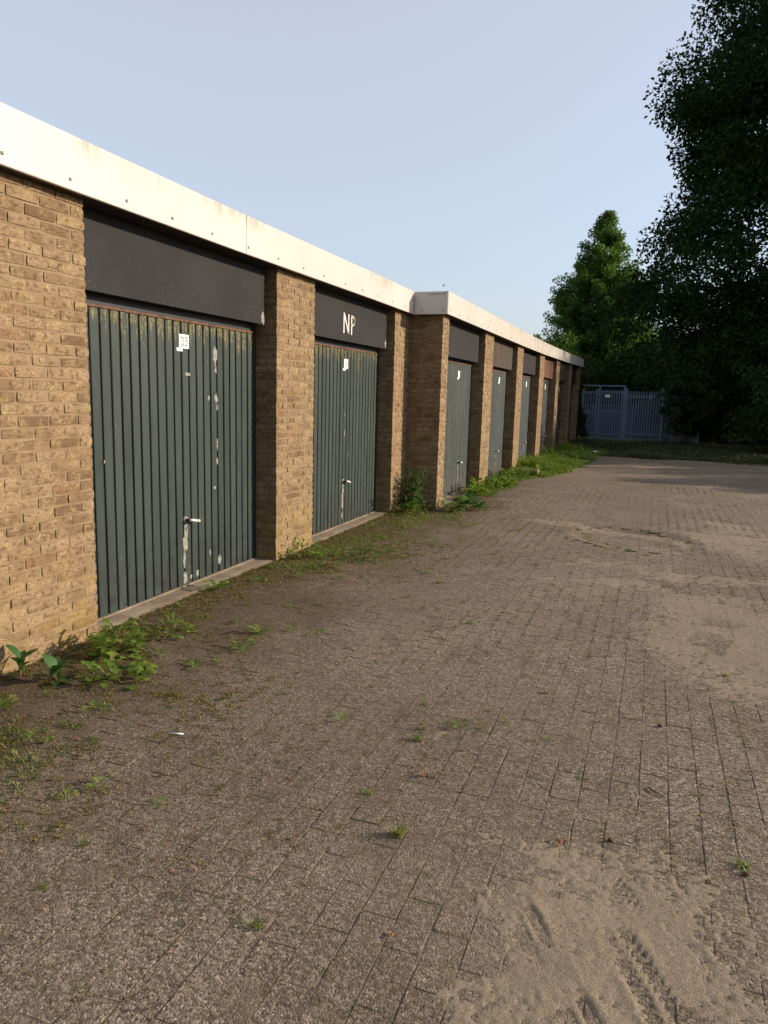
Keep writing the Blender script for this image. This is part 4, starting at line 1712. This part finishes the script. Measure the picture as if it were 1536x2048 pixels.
def broadtree(name, label, cx_, cy_, z0, H, rx, ry, zc, rz_, nclump, per, size, mat, seed, group=None, trunk=.28, shell=.55, lump=.2, crad=.75, lean=0.0):
    rg = np.random.default_rng(seed)
    t_ = thing(name, (cx_, cy_, z0), label, 'tree' if H > 4 else 'shrub', group)
    d = rg.normal(0, 1, (nclump, 3))
    d /= np.linalg.norm(d, axis=1)[:, None]
    # lumpy outline
    lob = 1 + lump * np.sin(d[:, 0] * 5 + seed) * np.cos(d[:, 1] * 4 + seed * 2) + lump * .8 * np.sin(d[:, 2] * 7 + seed)
    rr = (shell + (1 - shell) * rg.random(nclump)) * lob
    C = np.array([cx_, cy_, zc]) + d * rr[:, None] * np.array([rx, ry, rz_])
    C[:, 0] += lean * (C[:, 2] - zc)
    C = C[C[:, 2] > z0 + .25]
    rad = crad * rg.uniform(.6, 1.3, len(C))
    V, Fc = leaf_cloud(C, rad, np.full(len(C), per), size, rg)
    solid('crown', V, Fc, mat, t_)
    mb = MB()
    sel = C[rg.permutation(len(C))[:min(26, len(C))]]
    limbs(mb, (cx_, cy_, z0), (zc + rz_ * .6) - z0, trunk, sel.tolist(), rg)
    mb.build('trunk', 'bark', t_, True)
    return t_


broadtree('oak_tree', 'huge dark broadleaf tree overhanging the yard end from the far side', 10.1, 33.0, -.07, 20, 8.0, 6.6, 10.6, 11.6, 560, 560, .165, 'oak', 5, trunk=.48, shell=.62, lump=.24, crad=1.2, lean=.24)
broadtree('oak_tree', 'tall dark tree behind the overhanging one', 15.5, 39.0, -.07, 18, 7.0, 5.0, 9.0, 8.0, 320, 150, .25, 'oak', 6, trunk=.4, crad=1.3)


def conifer(name, label, x, y, H, rb, seed, mat='redwood'):
    """dense cone shaped tree: sprays of foliage along rising branches"""
    rg = np.random.default_rng(seed)
    t_ = thing(name, (x, y, -.07), label, 'tree')
    C, rad, per = [], [], []
    mb = MB()
    mb.tube([(x, y, -.07), (x, y, H * .5), (x + .05, y, H * .97)], [.28, .16, .02], 8)
    z = .8
    while z < H - .1:
        k = z / H
        R0 = float(np.interp(k, [0, .15, .3, .45, .6, .75, .88, 1], [.95, 1.0, .96, .84, .65, .44, .25, .05])) * rb
        nb_ = max(5, int(15 * (R0 / rb) + 3))
        for i in range(nb_):
            a = rg.uniform(0, 2 * math.pi)
            L = R0 * (1 + .05 * math.sin(a * 3 + z * 1.7)) * rg.uniform(.80, 1.05)
            up = rg.uniform(.15, .55)
            tip = (x + L * math.cos(a), y + L * math.sin(a), z + L * up)
            mb.tube([(x, y, z), (x + L * .5 * math.cos(a), y + L * .5 * math.sin(a), z + L * up * .35), tip], [.035, .022, .006], 4)
            m_ = max(2, int(L / .34))
            for j in range(m_):
                s = (j + .8) / m_
                if s < .3:
                    continue
                C.append((x + L * s * math.cos(a), y + L * s * math.sin(a), z + L * up * s * s))
                rad.append(.34 + .10 * (1 - s))
                per.append(int(60 * (.6 + .5 * s)))
        z += .25 + .12 * (1 - k)
    C = np.array(C)
    V, Fc = leaf_cloud(C, np.array(rad), np.array(per), .15, rg, .8, .35, .5)
    solid('crown', V, Fc, mat, t_)
    mb.build('trunk', 'bark', t_, True)


conifer('conifer_tree', 'tall cone shaped green tree standing beyond the fence', -.22, 44, 11.6, 3.55, 9)

SH = 'bushes closing the end of the yard'
for i, (x, y, H, rx, n, lab) in enumerate((
        (-2.0, 37, 4.6, 1.9, 110, 'round green bush showing above the roof end of the farther garages'),
        (-.2, 40, 3.6, 1.9, 100, 'dark bush under the cone shaped tree'),
        (1.9, 38.5, 4.4, 1.7, 100, 'dark bush beyond the fence between the cone shaped tree and the oak'),
        (4.3, 32.5, 5.2, 1.9, 130, 'dark tall bush behind the end of the palisade fence'),
        (6.4, 29.0, 5.0, 2.2, 150, 'dark bush under the overhanging tree, nearest the fence'),
        (8.4, 26.2, 4.6, 2.3, 150, 'dark bush under the overhanging tree, at its trunk'),
        (8.6, 22.3, 3.2, 1.9, 120, 'dark bush at the picture edge beyond the paving'),
        (4.7, 30.3, 2.4, 1.1, 60, 'low dark bush growing through the palisade fence'),
        (10.5, 29.5, 5.6, 2.5, 130, 'dark bush behind the overhanging tree trunk'),
        (7.2, 33.5, 6.0, 2.6, 150, 'dark tall bush behind the one nearest the fence'),
        (10.0, 39.0, 6.5, 3.0, 150, 'dark tall bush in the farthest corner beyond the oak'),
        (12.5, 35.0, 6.0, 2.8, 130, 'dark bush at the picture edge farthest behind the oak'),
        (6.0, 41.0, 5.0, 2.6, 130, 'dark bush beyond the fence in front of the brick house'),
        (6.6, 24.6, 2.0, 1.2, 80, 'low dark bush at the grass edge under the overhanging tree'),
        (4.15, 28.1, 2.8, 1.0, 70, 'dark bush swallowing the end of the palisade fence'),
        (12.8, 18.8, 3.4, 1.8, 110, 'unseen bush added beyond the picture edge to shade the far paving'),  # this bush and the next are unseen, added to darken the far paving
        (12.9, 21.8, 3.6, 1.9, 110, 'unseen bush added beyond the picture edge for shade, the farther of two'),
        (.30, 28.2, 1.15, .42, 26, 'small dark bush at the end corner of the farther garages'))):
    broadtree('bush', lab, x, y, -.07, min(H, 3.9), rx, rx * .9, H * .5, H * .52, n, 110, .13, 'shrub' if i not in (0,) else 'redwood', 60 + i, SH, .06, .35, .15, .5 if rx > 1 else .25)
